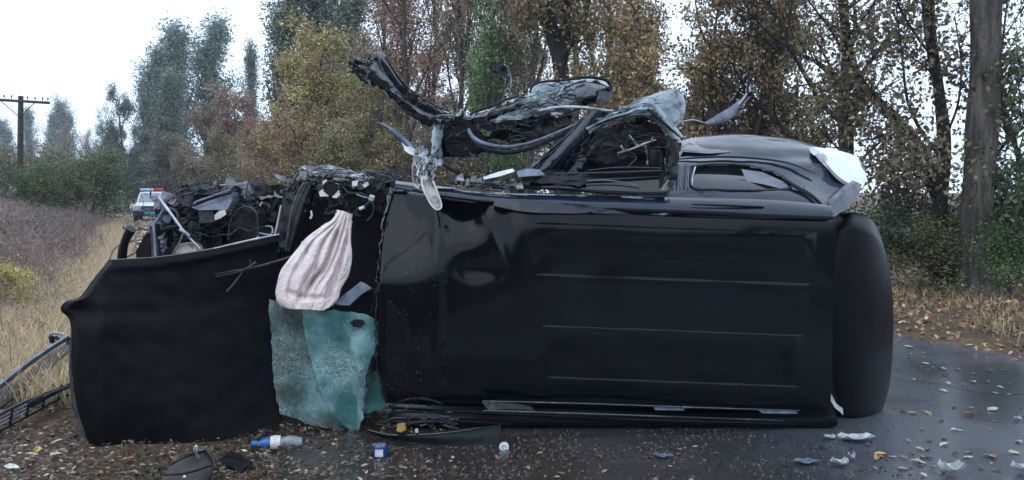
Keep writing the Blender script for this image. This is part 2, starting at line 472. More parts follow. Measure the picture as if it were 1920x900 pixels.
class MB:
    def __init__(s): s.v = []; s.f = []
    def add(s, v, f):
        k = len(s.v); s.v += [Vector(q) for q in v]; s.f += [tuple(i + k for i in q) for q in f]
    def tube(s, pts, r, n=6, cap=True, flat=1.0):
        pts = [Vector(p) for p in pts]
        if not isinstance(r, (list, tuple)): r = [r] * len(pts)
        vs = []; up = Vector((0.13, .31, .94))
        for i, p in enumerate(pts):
            d = (pts[min(i + 1, len(pts) - 1)] - pts[max(i - 1, 0)])
            if d.length < 1e-9: d = Vector((0, 0, 1))
            d.normalize()
            if i == 0:
                a = d.cross(up)
                if a.length < .1: a = d.cross(Vector((1, 0, 0)))
                a.normalize()
            else:
                a = (a - d * a.dot(d))
                if a.length < 1e-6: a = d.cross(up)
                a.normalize()
            b = d.cross(a)
            for k in range(n):
                t = 2 * math.pi * k / n
                vs.append(p + (a * math.cos(t) + b * math.sin(t) * flat) * r[i])
        fs = [(i * n + k, i * n + (k + 1) % n, (i + 1) * n + (k + 1) % n, (i + 1) * n + k) for i in range(len(pts) - 1) for k in range(n)]
        if cap:
            fs.append(tuple(range(n))[::-1]); fs.append(tuple((len(pts) - 1) * n + k for k in range(n)))
        s.add(vs, fs); return s
    def box(s, c, size, rot=None, taper=1.0, bev=0.0):
        c = Vector(c); hx, hy, hz = size[0] / 2, size[1] / 2, size[2] / 2
        m = rot or Matrix.Identity(3)
        if bev <= 0:
            vs = [c + m @ Vector((x * hx * (taper if z > 0 else 1), y * hy * (taper if z > 0 else 1), z * hz)) for z in (-1, 1) for y in (-1, 1) for x in (-1, 1)]
            fs = [(0, 2, 3, 1), (4, 5, 7, 6), (0, 1, 5, 4), (2, 6, 7, 3), (0, 4, 6, 2), (1, 3, 7, 5)]
            s.add(vs, fs); return s
        b = min(bev, hx * .9, hy * .9, hz * .9)
        bm = bmesh.new(); bmesh.ops.create_cube(bm, size=1)
        for v in bm.verts: v.co = Vector((v.co.x * 2 * hx, v.co.y * 2 * hy, v.co.z * 2 * hz))
        bmesh.ops.bevel(bm, geom=list(bm.edges), offset=b, segments=2, affect='EDGES', profile=.6)
        for v in bm.verts:
            if v.co.z > 0: v.co.x *= taper; v.co.y *= taper
        vs = [c + m @ v.co for v in bm.verts]
        bm.verts.index_update()
        fs = [tuple(v.index for v in f.verts) for f in bm.faces]
        bm.free(); s.add(vs, fs); return s
    def prism(s, pts, dirv):
        """polygon (world points) pushed along dirv"""
        n = len(pts); d = Vector(dirv)
        vs = [Vector(p) for p in pts] + [Vector(p) + d for p in pts]
        fs = [tuple(range(n)), tuple(range(2 * n - 1, n - 1, -1))] + [(i, i + n, (i + 1) % n + n, (i + 1) % n) for i in range(n)]
        s.add(vs, fs); return s
    def build(s, name, material, parent=None, smooth=True):
        o = link(name, s.v, s.f, material, parent, smooth)
        bm = bmesh.new(); bm.from_mesh(o.data); bmesh.ops.recalc_face_normals(bm, faces=bm.faces); bm.to_mesh(o.data); bm.free()
        return o
def rot3(x=0, y=0, z=0):
    return (Matrix.Rotation(R(z), 3, 'Z') @ Matrix.Rotation(R(y), 3, 'Y') @ Matrix.Rotation(R(x), 3, 'X'))
def ppath(pts, n=None, smooth=True):
    if n: pts = resample(pts, n, smooth)
    return [P(*p) for p in pts]
def ptube(name, pts, r, material, parent, n=18, sides=8, flat=1.0):
    w_ = ppath(pts, n)
    if isinstance(r, (list, tuple)):
        rr = []
        for k in range(len(w_)):
            t = k / (len(w_) - 1) * (len(r) - 1); i = min(int(t), len(r) - 2); rr.append(r[i] * (1 - (t - i)) + r[i + 1] * (t - i))
        r = rr
    return MB().tube(w_, r, sides, flat=flat).build(name, material, parent)
def poly(name, pts, depth, material, parent, sub=None, crumple=0, seed=1):
    """plate from an outline, with real thickness, cut fine and dented"""
    bm = bmesh.new()
    vs = [bm.verts.new(P(*p)) for p in pts]
    f = bm.faces.new(vs)
    bmesh.ops.triangulate(bm, faces=[f])
    if crumple:
        for _ in range(3):
            bmesh.ops.subdivide_edges(bm, edges=[e for e in bm.edges if e.calc_length() > .05], cuts=1, use_grid_fill=False)
            bmesh.ops.triangulate(bm, faces=[f for f in bm.faces if len(f.verts) > 3])
        for v in bm.verts:
            c = crumple * (crease(v.co, 7, seed) + noise.noise(v.co * 9))
            v.co += Vector((c * .2, c, c * .3))
    r = bmesh.ops.extrude_face_region(bm, geom=list(bm.faces))
    for g in r['geom']:
        if isinstance(g, bmesh.types.BMVert): g.co += Vector((0, depth, 0))
    bmesh.ops.recalc_face_normals(bm, faces=bm.faces)
    bm.verts.index_update()
    o = link(name, [v.co.copy() for v in bm.verts], [tuple(v.index for v in f.verts) for f in bm.faces], material, parent)
    bm.free()
    return o
def gauss(x, y, cx, cy, sx, sy):
    return math.exp(-((x - cx) / sx) ** 2 - ((y - cy) / sy) ** 2)
def sstep(a, b, x):
    t = max(0, min(1, (x - a) / (b - a))); return t * t * (3 - 2 * t)

def strips(T, B, n, seed, mats_, parent, wmin=.002, wmax=.007, dY=-.04):
    """torn, bent ribbons following a panel between its two long edges"""
    r_ = random.Random(seed)
    for k in range(n):
        v = (k + r_.uniform(.1, .9)) / n
        u0 = r_.uniform(0, .45); u1 = r_.uniform(max(u0 + .25, .5), 1)
        Tn, Bn = resample(T, 16), resample(B, 16); pts = []
        for i in range(9):
            u = u0 + (u1 - u0) * i / 8; f = u * 16; j = min(15, int(f)); t = f - j
            p = (Tn[j].lerp(Tn[j + 1], t)).lerp(Bn[j].lerp(Bn[j + 1], t), min(1, max(0, v + r_.gauss(0, .05))))
            pts.append((p[0] + r_.gauss(0, 1.0), p[1] + r_.gauss(0, 1.3), p[2] + dY + r_.gauss(0, .012)))
        w0 = r_.uniform(wmin, wmax)
        ptube('torn_strip', pts, [w0 * .4, w0, w0 * 1.2, w0 * .8, w0 * .3], M[r_.choice(mats_)], parent, n=22, sides=5, flat=r_.uniform(.25, .7))
# ================================================================== GROUND AND ROAD
def road_left(Y): return 0.78 - 0.46 * Y          # left edge of the asphalt
def road_right(Y): return 8.95 - 0.47 * Y         # right edge
def road_mid(X, Y): return road_left(Y) < X < road_right(Y)
def gz(X, Y):
    """height of the ground sheet"""
    dl = road_left(Y) - X; dr = X - road_right(Y)
    d = max(dl, dr)
    if d < 0: return -0.03
    h = 0.05 * sstep(0, .8, d) + .05 * noise.noise(Vector((X * .7, Y * .7, 0))) * sstep(.2, 1.5, d)
    if dl > 3: h += .25 * sstep(3, 7, dl)
    if Y < 5.8 and dl > 0: h *= .3
    return h - .012 * (1 - sstep(0, .5, d))
xs = sorted(set([round(x, 2) for x in list(np.arange(-22, 16, .4))] + list(range(-60, -22, 4)) + list(range(16, 60, 4)) + [-1500, -800, -400, -200, -120, -80, 80, 120, 200, 400, 800, 1500]))
ys = sorted(set([round(y, 2) for y in list(np.arange(0, 32, .4))] + list(range(32, 110, 3)) + [-800, -300, -100, -40, -20, -10, -5, -2, 130, 160, 200, 300, 500, 900, 1800]))
V = [(x, y, gz(x, y)) for y in ys for x in xs]
W = len(xs)
F = [(j * W + i, j * W + i + 1, (j + 1) * W + i + 1, (j + 1) * W + i) for j in range(len(ys) - 1) for i in range(W - 1)]
tag(link('ground', V, F, M['ground']), kind='structure')
# road: crowned sheet from behind the camera to far along the trees
yy = list(np.arange(-30, 16, .8)) + list(range(17, 60, 2)) + list(range(62, 170, 6))
V = []; F = []
NC = 13
for j, y in enumerate(yy):
    for i in range(NC):
        t = i / (NC - 1)
        wob = .12 * noise.noise(Vector((y * .6, i // 6 * 3, 1))) if i in (0, NC - 1) else 0
        x = road_left(y) * (1 - t) + road_right(y) * t + wob
        V.append((x, y, .006 if 0 < i < NC - 1 else -.02))
for j in range(len(yy) - 1):
    for i in range(NC - 1):
        F.append((j * NC + i, j * NC + i + 1, (j + 1) * NC + i + 1, (j + 1) * NC + i))
road = tag(link('road', V, F, M['road']), kind='structure')
# crack and tar seam crossing the asphalt
def seam(pts, wd, seed):
    q = resample([(p.x, p.y, 0) for p in pts], 60)
    Vv = []; Ff = []
    for i, p in enumerate(q):
        a = wd * (.6 + .8 * abs(noise.noise(Vector((i * .35, seed, 0)))))
        p = p + Vector((0, .05 * noise.noise(Vector((i * .3, seed, 4))), 0))
        Vv += [(p.x, p.y - a, .0105), (p.x, p.y + a, .0105)]
        if i: Ff.append((2 * i - 2, 2 * i - 1, 2 * i + 1, 2 * i))
    return Vv, Ff
M['tar'] = mat('tar_seam', (.006, .006, .007), (.014, .014, .016), scale=30, rough=.5)
Vv, Ff = seam([G(1640, 702), G(1690, 714), G(1760, 722), G(1840, 738), G(1930, 742), G(2050, 765)], .012, 3)
tag(link('road_crack', Vv, Ff, M['tar'], road), label='thin dark crack running across the wet asphalt')

# ------------------------------------------------------------------ scattered leaf-sized things (one mesh, vectorised)
def quads(C, U, Vv, name, material, tint, fold=.25, kite=True):
    """C centres, U long half axes, Vv short half axes: folded leaf of 2 triangles, shared spine"""
    n = len(C)
    Nn = np.cross(U, Vv); ln = np.linalg.norm(Nn, axis=1, keepdims=True); ln[ln < 1e-9] = 1; Nn /= ln
    sl = np.linalg.norm(Vv, axis=1, keepdims=True)
    A = np.empty((n, 4, 3))
    A[:, 0] = C - U; A[:, 2] = C + U
    A[:, 1] = C + Vv + Nn * sl * fold - U * .15; A[:, 3] = C - Vv + Nn * sl * fold - U * .15
    me = bpy.data.meshes.new(name)
    me.vertices.add(4 * n); me.vertices.foreach_set('co', A.reshape(-1))
    idx = np.arange(n) * 4
    tri = np.empty((n, 2, 3), dtype=np.int32)
    tri[:, 0, 0] = idx; tri[:, 0, 1] = idx + 1; tri[:, 0, 2] = idx + 2
    tri[:, 1, 0] = idx; tri[:, 1, 1] = idx + 2; tri[:, 1, 2] = idx + 3
    me.loops.add(6 * n); me.loops.foreach_set('vertex_index', tri.reshape(-1))
    me.polygons.add(2 * n); me.polygons.foreach_set('loop_start', np.arange(2 * n, dtype=np.int32) * 3)
    me.polygons.foreach_set('loop_total', np.full(2 * n, 3, dtype=np.int32))
    me.materials.append(material)
    at = me.color_attributes.new('tint', 'FLOAT_COLOR', 'POINT')
    t4 = np.ones((n, 4, 4)); t4[:, :, 0] = tint[:, None, 0]; t4[:, :, 1] = tint[:, None, 1]; t4[:, :, 2] = 0
    at.data.foreach_set('color', t4.reshape(-1))
    me.update(calc_edges=True)
    me.validate()
    return me
def rand_dirs(n, rs):
    d = rs.normal(size=(n, 3)); d /= np.linalg.norm(d, axis=1, keepdims=True); return d
def leaf_mesh(name, C, size, rs, material=None, flat=0.0, hue=.02, val=.26, narrow=.55, vbase=1.0, clump=None):
    n = len(C)
    U = rand_dirs(n, rs); U[:, 2] *= (1 - flat); U /= np.linalg.norm(U, axis=1, keepdims=True)
    Wd = rand_dirs(n, rs); Wd[:, 2] *= (1 - flat)
    Vv = Wd - U * (Wd * U).sum(1)[:, None]; Vv /= np.maximum(np.linalg.norm(Vv, axis=1, keepdims=True), 1e-6)
    s = size * rs.uniform(.6, 1.35, size=(n, 1))
    tint = np.empty((n, 2))
    tint[:, 0] = .5 + rs.normal(size=n) * hue
    tint[:, 1] = np.clip(vbase + rs.normal(size=n) * val, .25, 2.2)
    if clump is not None:
        tint[:, 1] *= clump[:, 0]; tint[:, 0] += clump[:, 1]
    return quads(C, U * s, Vv * s * narrow, name, material or M['leaf'], tint)
def put(name, me, loc=(0, 0, 0), parent=None, color=None, scale=None, rz=0):
    o = bpy.data.objects.new(name, me); COL.objects.link(o); o.location = loc
    if parent: o.parent = parent
    if color: o.color = (*color, 1)
    if scale: o.scale = scale
    o.rotation_euler.z = rz
    return o
rs = np.random.RandomState(11)
def gzv(C): return np.array([max(gz(x, y), .006 if road_mid(x, y) else -9) for x, y in C[:, :2]])

def scatter(n, x0, x1, y0, y1, keep, rs):
    C = np.column_stack([rs.uniform(x0, x1, n), rs.uniform(y0, y1, n), np.zeros(n)])
    k = np.array([keep(x, y) for x, y in C[:, :2]])
    C = C[k]
    C[:, 2] = gzv(C)
    return C
# leaf litter over the near left verge and the dirt beside it
def k1(x, y):
    d = road_left(y) - x
    den = sstep(-1.6, .3, d) * (.35 + .65 * (noise.noise(Vector((x * 1.4, y * 1.4, 2))) > -.15))
    return rs.rand() < den
C = scatter(70000, -7, .8, 3.9, 13, k1, rs); C[:, 2] += rs.uniform(.002, .03, len(C))
half = len(C) // 3
cols = [(.20, .105, .065), (.32, .26, .19), (.085, .065, .05)]
for i, c in enumerate(cols):
    cc = C[i * half:(i + 1) * half]
    put('leaf_litter', leaf_mesh('leaf_litter', cc, .017 if i < 2 else .022, rs, M['litter'], flat=.72, val=.5, narrow=.42), color=c)
# litter under the trees on the right and along the far verge
def k2(x, y):
    d = x - road_right(y)
    return rs.rand() < sstep(-.55, .35, d) * (1 - .8 * sstep(4, 9, d)) * (1 if y < 22 else .5)
C = scatter(52000, -6, 15, 7.5, 28, k2, rs); C[:, 2] += rs.uniform(.003, .05, len(C))
half = len(C) // 3
for i, c in enumerate([(.32, .13, .07), (.46, .32, .18), (.17, .10, .06)]):
    put('leaf_litter', leaf_mesh('leaf_litter', C[i * half:(i + 1) * half], .034, rs, M['litter'], flat=.6, val=.35, narrow=.6), color=c)
# leaf carpet along the track to the police car
def k3(x, y):
    d = road_left(y) - x
    return rs.rand() < sstep(-3.2, -.4, d) * (1 - sstep(1.2, 2.6, d))
C = scatter(40000, -30, -3, 9, 62, k3, rs); C[:, 2] += rs.uniform(.003, .05, len(C))
put('leaf_litter', leaf_mesh('leaf_litter', C, .055, rs, M['litter'], flat=.6, val=.4), color=(.55, .40, .27))
for o in list(COL.objects):
    if o.name.startswith('leaf_litter'): tag(o, 'brown and tan fallen leaves thickly covering the verge', 'leaf litter', 'leaf litter on the verges', 'stuff')

# grass blades -----------------------------------------------------
def blades(name, C, h, wd, lean, rs, color, label, cat, val=.25, hue=.02, bend=.5):
    n = len(C)
    a = rs.uniform(0, 2 * np.pi, n)
    hh = h * rs.uniform(.5, 1.25, n)
    side = np.column_stack([np.cos(a), np.sin(a), np.zeros(n)]) * wd * rs.uniform(.7, 1.3, (n, 1))
    ld = rs.normal(size=(n, 3)) * lean; ld[:, 2] = 0
    tip = C + np.column_stack([np.zeros(n), np.zeros(n), hh]) + ld * hh[:, None] * 1.0
    mid = C + np.column_stack([np.zeros(n), np.zeros(n), hh * .55]) + ld * hh[:, None] * .3
    A = np.empty((n, 4, 3))
    A[:, 0] = C; A[:, 1] = mid + side; A[:, 2] = tip; A[:, 3] = mid - side
    me = bpy.data.meshes.new(name)
    me.vertices.add(4 * n); me.vertices.foreach_set('co', A.reshape(-1))
    me.loops.add(4 * n); me.loops.foreach_set('vertex_index', np.arange(4 * n, dtype=np.int32))
    me.polygons.add(n); me.polygons.foreach_set('loop_start', np.arange(n, dtype=np.int32) * 4); me.polygons.foreach_set('loop_total', np.full(n, 4, dtype=np.int32))
    me.materials.append(M['leaf'])
    at = me.color_attributes.new('tint', 'FLOAT_COLOR', 'POINT')
    t4 = np.ones((n, 4, 4)); t4[:, :, 0] = (.5 + rs.normal(size=n) * hue)[:, None]; t4[:, :, 1] = np.clip(1 + rs.normal(size=n) * val, .3, 2)[:, None]
    at.data.foreach_set('color', t4.reshape(-1))
    me.update(calc_edges=True)
    o = put(name, me, color=color)
    return tag(o, label, cat, kind='stuff')
def kg(x, y):
    d = road_left(y) - x
    return rs.rand() < sstep(.9, 1.7, d) * (1 - .85 * sstep(3.3, 5.2, d))
def band0(n, d0, d1, y0, y1):
    t = rs.rand(n); Y = y0 * (y1 / y0) ** t
    d = d0 + (d1 - d0) * rs.rand(n) + rs.normal(size=n) * .3
    C = np.column_stack([np.array([road_left(y) for y in Y]) - d, Y, np.zeros(n)]); C[:, 2] = gzv(C); return C
C = band0(50000, .75, 2.9, 6.0, 50)
blades('dry_grass', C, .25, .006, .42, rs, (.62, .48, .29), 'golden dry grass growing along the left verge', 'grass', hue=.012)
def kg2(x, y):
    d = x - road_right(y)
    return rs.rand() < sstep(.2, .9, d) * (1 - sstep(2.5, 6, d)) * (noise.noise(Vector((x * .6, y * .6, 7))) > -.1)
C = scatter(26000, -2, 14, 7.5, 22, kg2, rs)
blades('dry_grass', C, .16, .006, .5, rs, (.38, .28, .12), 'short yellow brown grass between fallen leaves under the right hand trees', 'grass')
def kg3(x, y):
    d = road_left(y) - x
    return rs.rand() < sstep(-.2, .6, d) * (noise.noise(Vector((x * 2, y * 2, 17))) > .1)
C = scatter(9000, -5, -1, 4.2, 7.6, kg3, rs)
blades('low_grass', C, .07, .003, .7, rs, (.13, .12, .05), 'thin short grass poking through leaf litter in the near verge', 'grass')
# small clods and crumbs of soil on the dirty part of the road
C = scatter(26000, -2.2, 3.4, 4.3, 6.4, lambda x, y: rs.rand() < sstep(3.0, 0, x) * (.25 + .75 * (noise.noise(Vector((x * 2.2, y * 2.6, 31))) > 0)), rs); C[:, 2] += .003
tag(put('soil_crumbs', leaf_mesh('soil_crumbs', C, .0085, rs, M['litter'], flat=.45, val=.5, narrow=.8), color=(.085, .068, .055)), 'dark soil crumbs and grit scattered on the dirty road in front of the wreck', 'soil', kind='stuff')
# twiggy litter: short straw pieces lying down
def kg4(x, y):
    d = road_left(y) - x
    return rs.rand() < sstep(-1.4, .4, d)
C = scatter(9000, -5, 0, 4.0, 7.5, kg4, rs); C[:, 2] += .008
n = len(C); U = rand_dirs(n, rs); U[:, 2] *= .12; U *= rs.uniform(.02, .06, (n, 1)); Vv = np.cross(U, [0, 0, 1.]); Vv /= np.linalg.norm(Vv, axis=1, keepdims=True); Vv *= .0022
tint = np.column_stack([.5 + rs.normal(size=n) * .01, np.clip(1 + rs.normal(size=n) * .5, .3, 2)])
tag(put('straw_litter', quads(C, U, Vv, 'straw_litter', M['litter'], tint), color=(.22, .18, .13)), 'dry straw and twig bits strewn on the near left verge', 'litter', kind='stuff')

# brown dead weeds: branching stalks -------------------------------
def band(n, d0, d1, y0, y1, pw=1.6):
    t = rs.rand(n); Y = y0 * (y1 / y0) ** (t ** (1 / pw))
    d = d0 + (d1 - d0) * rs.rand(n) + rs.normal(size=n) * .5
    X = np.array([road_left(y) for y in Y]) - d
    C = np.column_stack([X, Y, np.zeros(n)]); C[:, 2] = gzv(C); return C
C = np.vstack([band(9500, 2.4, 6.5, 6.5, 46), band(1200, 2.2, 3.2, 9, 40), band(5000, 5, 11.5, 9, 42)])
n0 = len(C)
hgt = rs.uniform(.4, 1.35, n0) * np.clip(.55 + .12 * (np.array([road_left(y) for y in C[:, 1]]) - C[:, 0] - 2), .5, 1.15)
base = C; top = C + np.column_stack([rs.normal(0, .16, n0), rs.normal(0, .16, n0), hgt])
Cs = []; Us = []; Ws = []; far = np.clip(C[:, 1:2] / 14, .8, 2.2)
def seg(a, b, wd):
    Cs.append((a + b) / 2); Us.append((b - a) / 2)
    v = np.cross(b - a, rand_dirs(len(a), rs)); v /= np.maximum(np.linalg.norm(v, axis=1, keepdims=True), 1e-6); Ws.append(v * wd * far)
seg(base, top, .005)
for k in range(9):
    t = rs.uniform(.2, 1, (n0, 1)); a = base + (top - base) * t
    b = a + np.column_stack([rs.normal(0, .15, n0), rs.normal(0, .15, n0), rs.uniform(.03, .3, n0)])
    seg(a, b, .0036)
Cs, Us, Ws = np.vstack(Cs), np.vstack(Us), np.vstack(Ws)
pv = np.array([1 + .75 * noise.noise(Vector((x * .55, y * .35, 5))) + .35 * noise.noise(Vector((x * 1.7, y * 1.1, 9))) for x, y in C[:, :2]])
pv = np.clip(np.tile(pv, 10), .35, 1.7)
tint = np.column_stack([.5 + rs.normal(size=len(Cs)) * .014, np.clip(pv + rs.normal(size=len(Cs)) * .3, .2, 2.2)])
tag(put('dead_weeds', quads(Cs, Us, Ws, 'dead_weeds', M['leaf'], tint, fold=0), color=(.25, .19, .16)), 'tangled reddish brown dead weeds on the slope beyond the dry grass', 'weeds', kind='stuff')
keep = rs.rand(n0) < .6; C2 = np.repeat(top[keep], 6, axis=0) + rs.normal(0, .13, (keep.sum() * 6, 3)) * np.array([1, 1, 1.3])
tag(put('weed_seedheads', leaf_mesh('weed_seedheads', C2, .022, rs, M['leaf'], val=.35), color=(.25, .185, .16)), 'dusty brown seed heads of the dead weeds left of the track', 'weeds', kind='stuff')

# green weeds standing in clumps among the dead stalks
C = band(2600, 3.0, 8, 10, 40); k = np.array([noise.noise(Vector((x * .45, y * .3, 4))) > .12 for x, y in C[:, :2]]); C = C[k]
C3 = np.repeat(C, 14, axis=0); C3 = C3 + rs.normal(0, .12, C3.shape) * np.array([1, 1, 0]) + np.column_stack([np.zeros(len(C3)), np.zeros(len(C3)), rs.uniform(.1, .95, len(C3))])
tag(put('green_weeds', leaf_mesh('green_weeds', C3, .035, rs, M['leaf'], val=.3), color=(.10, .12, .06)), 'patches of dull green weeds standing among the dead stalks', 'weeds', kind='stuff')
# ================================================================== THE WRECKED VEHICLE, lying on its side, roof towards the camera
wreck = thing('wrecked_vehicle', (0.2, 6.5, 0), 'black off-road vehicle wrecked and lying on its side with the roof facing out', 'wrecked car')
def lin(x, pts):
    for (a, b), (c, d) in zip(pts, pts[1:]):
        if x <= c: return b + (d - b) * (x - a) / (c - a) if x > a else b
    return pts[-1][1]
# ---- roof skin
def roof_depth(x, y, u, v):
    d = 0.0
    # crown: edges fall back from the middle
    d += .07 * v + .022 * (abs(v - .5) * 2) ** 3
    d += .085 * sstep(.05, 0, v) ** 1.3 + .05 * sstep(.95, 1, v)
    d += .05 * sstep(.012, 0, u)
    # header rolled back at the upper front corner
    d += .32 * sstep(540, 350, y) * sstep(870, 720, x)
    # deep rounded dent and the creases beside it
    d += .15 * gauss(x, y, 868, 362, 40, 60)
    d += -.030 * gauss(x, y, 925, 440, 24, 60) + .030 * gauss(x, y, 955, 405, 22, 60) - .018 * gauss(x, y, 985, 430, 20, 50)
    d += .022 * gauss(x, y, 905, 505, 40, 22)
    ln = abs((x - 905) - (y - 385) * .36)
    d += -.014 * math.exp(-(ln / 5) ** 2) * sstep(385, 410, y) * sstep(505, 490, y)
    # long shallow waves
    d += .004 * noise.noise(Vector((x * .006, y * .008, 3))) + .0015 * noise.noise(Vector((x * .02, y * .02, 8)))
    # raised strip down the front header
    d += -.012 * math.exp(-((x - 822 - (y - 600) * .02) / 10) ** 4)
    # ribs pressed into the roof
    for k, y0 in enumerate((419, 515, 611, 707)):
        yc = y0 + (x - 1020) * .0375
        x0 = 1010 + 8 * k; x1 = 1520 - 9 * k
        if x0 - 40 < x < x1 + 40:
            a = sstep(x0 - 25, x0 + 25, x) * sstep(x1 + 12, x1 - 12, x)
            t = y - yc
            d -= (.032 if k == 0 else .0095) * a * (sstep(-1.6, 1.6, t) * (1 - sstep(8, 60, t)))
    return d
roof = sheet('roof', [(735, 350, 5.50), (850, 362, 5.5), (1000, 380, 5.52), (1250, 396, 5.62), (1400, 401, 5.68), (1562, 406, 5.75)],
      [(722, 756, 5.45), (900, 764, 5.48), (1200, 772, 5.58), (1556, 786, 5.72)],
      [(735, 350, 5.50), (722, 400, 5.47), (712, 470, 5.45), (706, 560, 5.44), (708, 680, 5.44), (722, 756, 5.45)],
      [(1562, 406, 5.75), (1563, 600, 5.72), (1556, 786, 5.72)], nu=200, nv=330, disp=roof_depth, thick=.012, material=None or M['paint'], parent=wreck)
roof['label'] = 'black roof skin with pressed ribs and a deep dent at the front corner'
# torn rust coloured edge with sealer crumbs along the windscreen header
er = random.Random(4)
hl = resample([(735, 352, 5.46), (722, 400, 5.43), (712, 470, 5.41), (705, 560, 5.40), (707, 680, 5.40), (721, 752, 5.41)], 70)
MB().tube([P(p[0] + er.uniform(-3, 3), p[1], p[2]) for p in hl], [er.uniform(.0025, .008) for p in hl], 5).build('header_seal', M['torn'], wreck)
crumb = MB()
for i in range(34):
    x, y = er.gauss(775, 30), er.uniform(500, 745)
    if 712 < x < 840:
        s = er.uniform(.0015, .004)
        crumb.box(P(x, y, 5.44 + roof_depth(x, y, .1, .5) - .002), (s * 1.5, s, s), rot3(er.uniform(0, 90), er.uniform(0, 90), 0))
o = crumb.build('mud_crumbs', M['ochre'], wreck); o['kind'] = 'stuff'
# grimy scraped band across the front of the roof, a skin of mud on the paint
M['mud'] = mat('dried_mud_film', (.0015, .0015, .003), (.018, .013, .011), scale=9, rough=.6, bump=.4, bscale=40, pos=(.45, .8), spots=(34, .68, (.04, .03, .022)), spec=.15)
sheet('mud_film', [(722, 500, 5.452), (770, 510, 5.455), (832, 520, 5.458)], [(728, 748, 5.45), (780, 752, 5.452), (838, 758, 5.455)],
      [(722, 500, 5.455), (712, 600, 5.44), (728, 748, 5.45)], [(832, 520, 5.46), (826, 640, 5.455), (838, 758, 5.455)], nu=30, nv=50,
      disp=lambda x, y, u, v: roof_depth(x, y, (x - 715) / 845, (y - 350) / 410) - .004, thick=0, jag=26, material=M['mud'], parent=wreck)
# ---- roof side rail along the top edge
def rail_disp(x, y, u, v):
    return -.055 * math.sin(math.pi * min(1, max(0, v))) ** .8 + .05 * v
rail = sheet('roof_rail', [(742, 338, 5.62), (850, 352, 5.62), (960, 362, 5.64), (1100, 366, 5.68), (1300, 371, 5.75), (1450, 375, 5.8), (1560, 385, 5.85)],
      [(740, 354, 5.50), (850, 372, 5.5), (960, 384, 5.52), (1100, 394, 5.58), (1300, 402, 5.66), (1450, 409, 5.7), (1562, 412, 5.76)],
      nu=120, nv=16, disp=lambda x, y, u, v: -.045 * math.sin(math.pi * v) + .008 * noise.noise(Vector((x * .03, y * .03, 0))) * sstep(1000, 860, x) * 2.5, thick=.01, material=M['paint_wet'], parent=wreck)
for (a, b, y0, y1) in ((1000, 1245, 377, 383), (1297, 1432, 383, 388)):
    mb = MB(); mb.tube([P(a, y0, 5.635), P((a + b) / 2, (y0 + y1) / 2, 5.665), P(b, y1, 5.70)], [.006, .012, .008], 6, flat=.6)
    mb.build('rail_slot', M['plastic_d'], rail)
ptube('roof_edge_trim', [(950, 352, 5.66), (1050, 353, 5.66), (1150, 361, 5.68), (1248, 364, 5.7)], [.006, .02, .02, .01], M['paint_wet'], wreck, flat=.7)
sheet('folded_rail_plate', [(928, 372, 5.50), (1000, 376, 5.50), (1100, 384, 5.53)], [(925, 385, 5.47), (1000, 398, 5.48), (1180, 400, 5.56)], nu=40, nv=8, crumple=.02, cs=9, seed=5, material=M['paint_wet'], parent=wreck)
# ---- the flank of the car, now the top side
cols = [
 [(1252, 398, 5.66), (1252, 372, 5.76), (1252, 356, 5.84), (1256, 332, 5.98), (1262, 306, 6.14), (1268, 285, 6.4), (1272, 264, 6.8), (1272, 268, 7.5)],
 [(1300, 400, 5.68), (1300, 374, 5.78), (1300, 357, 5.86), (1298, 332, 6.00), (1300, 308, 6.15), (1305, 284, 6.4), (1315, 256, 6.8), (1320, 262, 7.5)],
 [(1380, 403, 5.70), (1380, 377, 5.80), (1380, 359, 5.88), (1378, 334, 6.02), (1378, 308, 6.18), (1380, 282, 6.4), (1385, 251, 6.8), (1385, 258, 7.5)],
 [(1450, 405, 5.72), (1450, 380, 5.82), (1450, 361, 5.90), (1450, 340, 6.04), (1450, 314, 6.20), (1452, 286, 6.4), (1458, 257, 6.8), (1458, 262, 7.5)],
 [(1510, 407, 5.75), (1512, 385, 5.85), (1510, 368, 5.93), (1508, 350, 6.06), (1505, 326, 6.22), (1508, 298, 6.4), (1518, 270, 6.8), (1520, 274, 7.5)],
 [(1550, 408, 5.78), (1552, 392, 5.88), (1554, 380, 5.96), (1556, 362, 6.10), (1556, 338, 6.26), (1562, 308, 6.42), (1572, 284, 6.8), (1575, 286, 7.5)],
 [(1570, 404, 5.90), (1580, 390, 6.00), (1590, 378, 6.08), (1602, 360, 6.18), (1612, 338, 6.32), (1614, 310, 6.46), (1600, 290, 6.8), (1598, 292, 7.5)],
 [(1576, 402, 6.10), (1590, 388, 6.18), (1602, 375, 6.24), (1614, 356, 6.32), (1622, 334, 6.44), (1622, 312, 6.6), (1610, 298, 6.9), (1606, 300, 7.5)],
]
CU, CVn = 9, 7
rows = []
for r_ in range(8): rows.append(resample([c[r_] for c in cols], 7 * CU))
full = []
for i in range(7 * CU + 1):
    full.append(resample([rows[r_][i] for r_ in range(8)], 7 * CVn))
def inside(p, pl):
    c = False; x, y = p
    for i in range(len(pl)):
        x1, y1 = pl[i]; x2, y2 = pl[i - 1]
        if (y1 > y) != (y2 > y) and x < (x2 - x1) * (y - y1) / (y2 - y1) + x1: c = not c
    return c
WIN = [(1296, 313), (1340, 308), (1400, 311), (1445, 321), (1476, 338), (1483, 347), (1474, 355), (1400, 357), (1340, 355), (1298, 351)]
SV = []; SF = []
nI, nJ = len(full), len(full[0])
